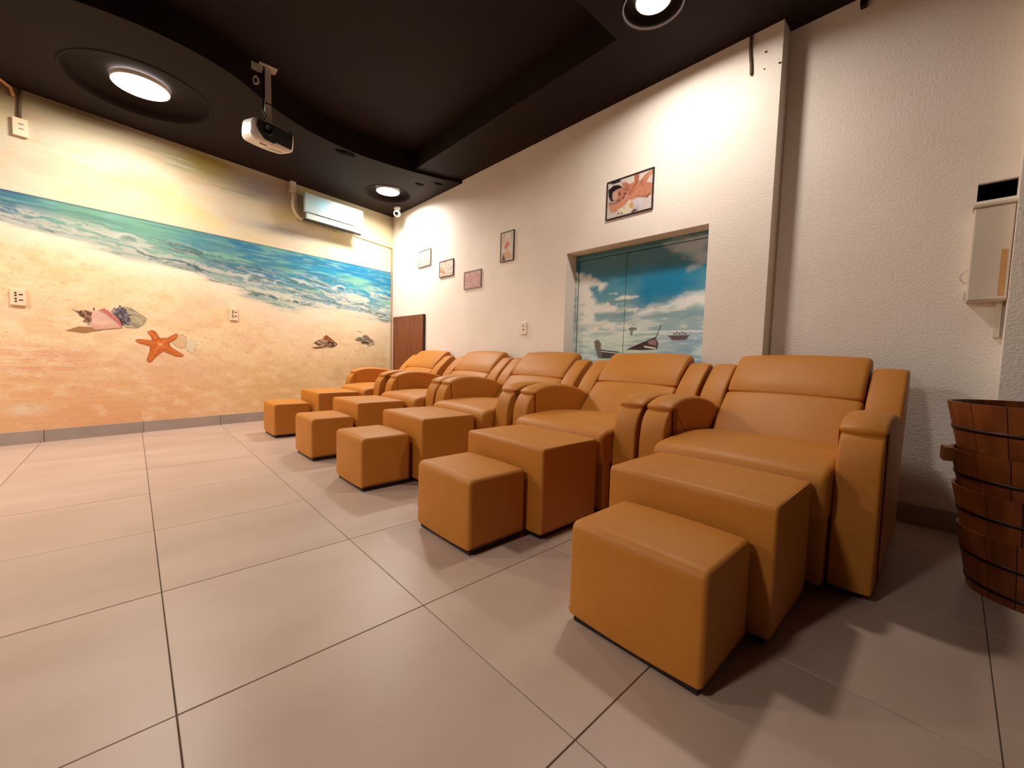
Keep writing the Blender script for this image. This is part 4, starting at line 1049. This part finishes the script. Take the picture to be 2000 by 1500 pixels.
def d_lines(base, dark, spread, seed, up=0.0):
    def f(c, y0, y1, z0, z1):
        w = y1 - y0; h = z1 - z0; cx = y0 + w * 0.5; cz = z0 + h * (0.15 + up)
        ang = np.arctan2(c.Y - cz, -(c.X - cx)); rad = np.hypot(c.X - cx, c.Y - cz)
        n = fbm(ang * 3.0, rad * 4, seed)
        c._put(sm(n, 0.42, 0.62) * sm(rad, h * 1.05, h * 0.7), base)
        c._put(sm(np.sin(ang * spread + n * 4), 0.55, 0.95) * sm(rad, h * 0.95, h * 0.5) * 0.75, dark)
        c._put(sm(fbm(c.X * 12, c.Y * 12, seed + 5), 0.5, 0.7) * 0.35, (250, 240, 228))
    return f
def d_flower(c, y0, y1, z0, z1):
    w = y1 - y0; h = z1 - z0; P = lambda a, b: (y1 - a * w, z0 + b * h)
    c._put(sm(fbm(c.X * 8, c.Y * 10, 71), 0.45, 0.65) * 0.6, (250, 226, 190))
    c.poly([P(.1, .12), P(.5, .45), P(.9, .2), P(.9, .1), P(.2, .05)], (240, 190, 150), soft=0.02)
    c.poly([P(.25, .45), P(.4, .62), P(.62, .75), P(.55, .62), P(.8, .58), P(.6, .5), P(.45, .42)], (236, 130, 96), soft=0.012)
    c.poly([P(.15, .5), P(.35, .7), P(.3, .95), P(.22, .95), P(.12, .7)], (248, 204, 176), soft=0.015)
    c.line([P(.2, .78), P(.32, .97)], 0.006, (196, 130, 110), soft=0.006)
    c.poly([P(.75, .7), P(.9, .75), P(.92, .95), P(.8, .9)], (206, 214, 190), soft=0.02)
    c.poly([P(.12, .05), P(.2, .3), P(.35, .12), P(.4, .04)], (120, 60, 44), soft=0.012)
framed('p_frame', 'large dark framed massage picture above the painted door', 0.009, M_framedark, d_big, (236, 222, 214))
framed('q1', 'pale pink print in a thin grey frame, nearest the corner', 0.005, M_framegrey, d_lines((240, 200, 198), (196, 130, 140), 17, 81, 0.1), (246, 228, 224))
framed('q2', 'small peach hands print in brown frame, second from the corner', 0.006, M_framedark, d_lines((238, 184, 146), (176, 108, 76), 11, 83), (248, 238, 226))
framed('q3', 'pink striped print, lowest of the small pictures', 0.006, M_framegrey, d_lines((232, 180, 174), (196, 138, 140), 20, 87, 0.1), (236, 196, 190))
framed('q4', 'tall narrow peach flower print in a dark frame', 0.007, M_framedark, d_flower, (244, 232, 212))

# ---------------------------------------------------------------- brown board in the corner
bd = empty('wooden_board', (XW - 0.003, 4.585, 0), 0); tag(bd, 'reddish brown wooden board standing against the white wall in the far corner', 'board')
box('panel', -0.030, 0.0, 0.004, 0.815, 0.0, 1.292, M_wood, bd, bev=0.002)
box('edge_strip', -0.032, 0.0, -0.004, 0.004, 0.0, 1.292, M_wood_edge, bd)

# ---------------------------------------------------------------- fuse box and marks on the set-back wall
fb = empty('fuse_box', (XR, -0.0785, 1.09), ROT_W); tag(fb, 'cream metal fuse box on the wall above the wooden buckets', 'fuse box')
bw, bh = 0.061, 0.42
box('body', -bw, bw, -0.066, 0.0, 0.0, bh, M_boxpaint, fb, bev=0.003)
box('door', -bw + 0.004, bw - 0.003, -0.074, -0.066, 0.006, bh - 0.010, M_boxpaint, fb, bev=0.002)
box('top_lip', -bw - 0.006, bw + 0.002, -0.080, 0.0, bh - 0.004, bh + 0.010, M_boxpaint, fb, bev=0.003)
tube('wire_handle', spline([(-bw + 0.002, -0.03, 0.15), (-bw - 0.018, -0.034, 0.135), (-bw - 0.024, -0.034, 0.115), (-bw - 0.014, -0.03, 0.095), (-bw + 0.002, -0.03, 0.092)], 6), 0.0022, M_metal, fb, n=6)
box('hinge', -bw - 0.008, -bw + 0.004, -0.03, -0.012, 0.012, 0.05, M_metal, fb, bev=0.002)
bm = bmesh.new(); add_box(bm, bw - 0.030, bw - 0.012, -0.0755, -0.0738, 0.02, 0.22)
bm_obj('stain', bm, M_stain, fb)
box('conduit', bw - 0.028, bw - 0.010, -0.022, 0.0, -0.16, 0.0, M_boxpaint, fb)
hk = tube('cable', spline([(XW - 0.006, 0.944, 2.715), (XW - 0.008, 0.942, 2.62), (XW - 0.008, 0.934, 2.55), (XW - 0.008, 0.930, 2.485)], 5), [0.008] * 15 + [0.004], M_cable)
tag(hk, 'short brown cable hanging from the ceiling on the white wall', 'cable')
nb = box('ceiling_clip', XR - 0.035, XR - 0.001, 0.43, 0.458, 2.655, 2.718, M_dark, None, bev=0.004); tag(nb, 'small black clip under the ceiling above the fuse box wall', 'clip')
for y, z, w, nl in ((0.860, 2.585, 0.005, 'upper left dark nail in the white wall beside the hanging cable'), (0.785, 2.489, 0.005, 'lower right dark nail in the white wall near its outer edge'), (0.863, 2.492, 0.003, 'smallest nail in the white wall, lowest beside the hanging cable')):
    lathe_o = box('nail', XW - 0.006, XW + 0.002, y - w, y + w, z - w * 0.6, z + w * 0.6, M_dark); tag(lathe_o, nl, 'nail', 'nails in the white wall')

# ---------------------------------------------------------------- stacked wooden buckets
BX, BY = 2.250, -0.245
def make_bucket(Rt=0.253, Rb=0.203, h=0.235, n=16):
    root = empty('wooden_bucket')
    th = 0.011
    bm = bmesh.new()
    a0, a1 = -math.pi / n + 0.006, math.pi / n - 0.006
    ring = []
    for (z, r) in ((0.0, Rb), (h, Rt)):
        rr = []
        for ra in (r - th, r):
            for k in range(4):
                a = a0 + (a1 - a0) * k / 3
                rr.append(bm.verts.new((ra * math.cos(a), ra * math.sin(a), z)))
        ring.append(rr)
    b, t = ring
    for k in range(3):
        bm.faces.new((b[4 + k], b[5 + k], t[5 + k], t[4 + k])); bm.faces.new((b[k + 1], b[k], t[k], t[k + 1]))
        bm.faces.new((t[k], t[4 + k], t[5 + k], t[k + 1])); bm.faces.new((b[4 + k], b[k], b[k + 1], b[5 + k]))
    bm.faces.new((b[0], b[4], t[4], t[0])); bm.faces.new((b[7], b[3], t[3], t[7]))
    s0 = bm_obj('stave', bm, M_cedar, root)
    for k in range(n):
        o = s0 if k == 0 else s0.copy()
        if k: COL.objects.link(o)
        o.rotation_euler = (0, 0, 2 * math.pi * k / n)
    for z0, z1 in ((0.136, 0.148), (0.03, 0.042)):
        r0 = Rb + (Rt - Rb) * z0 / h; r1 = Rb + (Rt - Rb) * z1 / h
        lathe('hoop', [(r0 - 0.002, z0), (r0 + 0.003, z0), (r1 + 0.003, z1), (r1 - 0.002, z1)], M_hoop, root, n=64)
    lathe('bottom', [(0.0, 0.012), (Rb - 0.012, 0.012), (Rb - 0.012, 0.026), (0.0, 0.026)], M_cedar, root)
    bm = bmesh.new(); 
    for s in (1,):
        add_box(bm, Rt - 0.011, Rt + 0.022, -0.035, 0.035, h - 0.052, h + 0.002, bev=0.003)
    bm_obj('handle', bm, M_cedar, root)
    return root
bl_ = ['topmost wooden foot bucket of the stack, in the light', 'second wooden foot bucket from the top of the stack', 'third wooden foot bucket from the top of the stack', 'lowest wooden foot bucket of the stack, on the floor']
bk0 = None
for k, (z, s, sz, rz) in enumerate(((0.432, 1.0, 1.0, -0.3), (0.277, 0.93, 0.93, 1.72), (0.159, 0.877, 0.877, -0.5), (0.0, 0.79, 0.936, 0.25))):
    if bk0 is None: o = bk0 = make_bucket()
    else: o = copy_tree(bk0)
    o.location = (BX, BY, z); o.scale = (s, s, sz); o.rotation_euler = (0, 0, rz)
    tag(o, bl_[k], 'bucket', 'stacked wooden foot buckets')
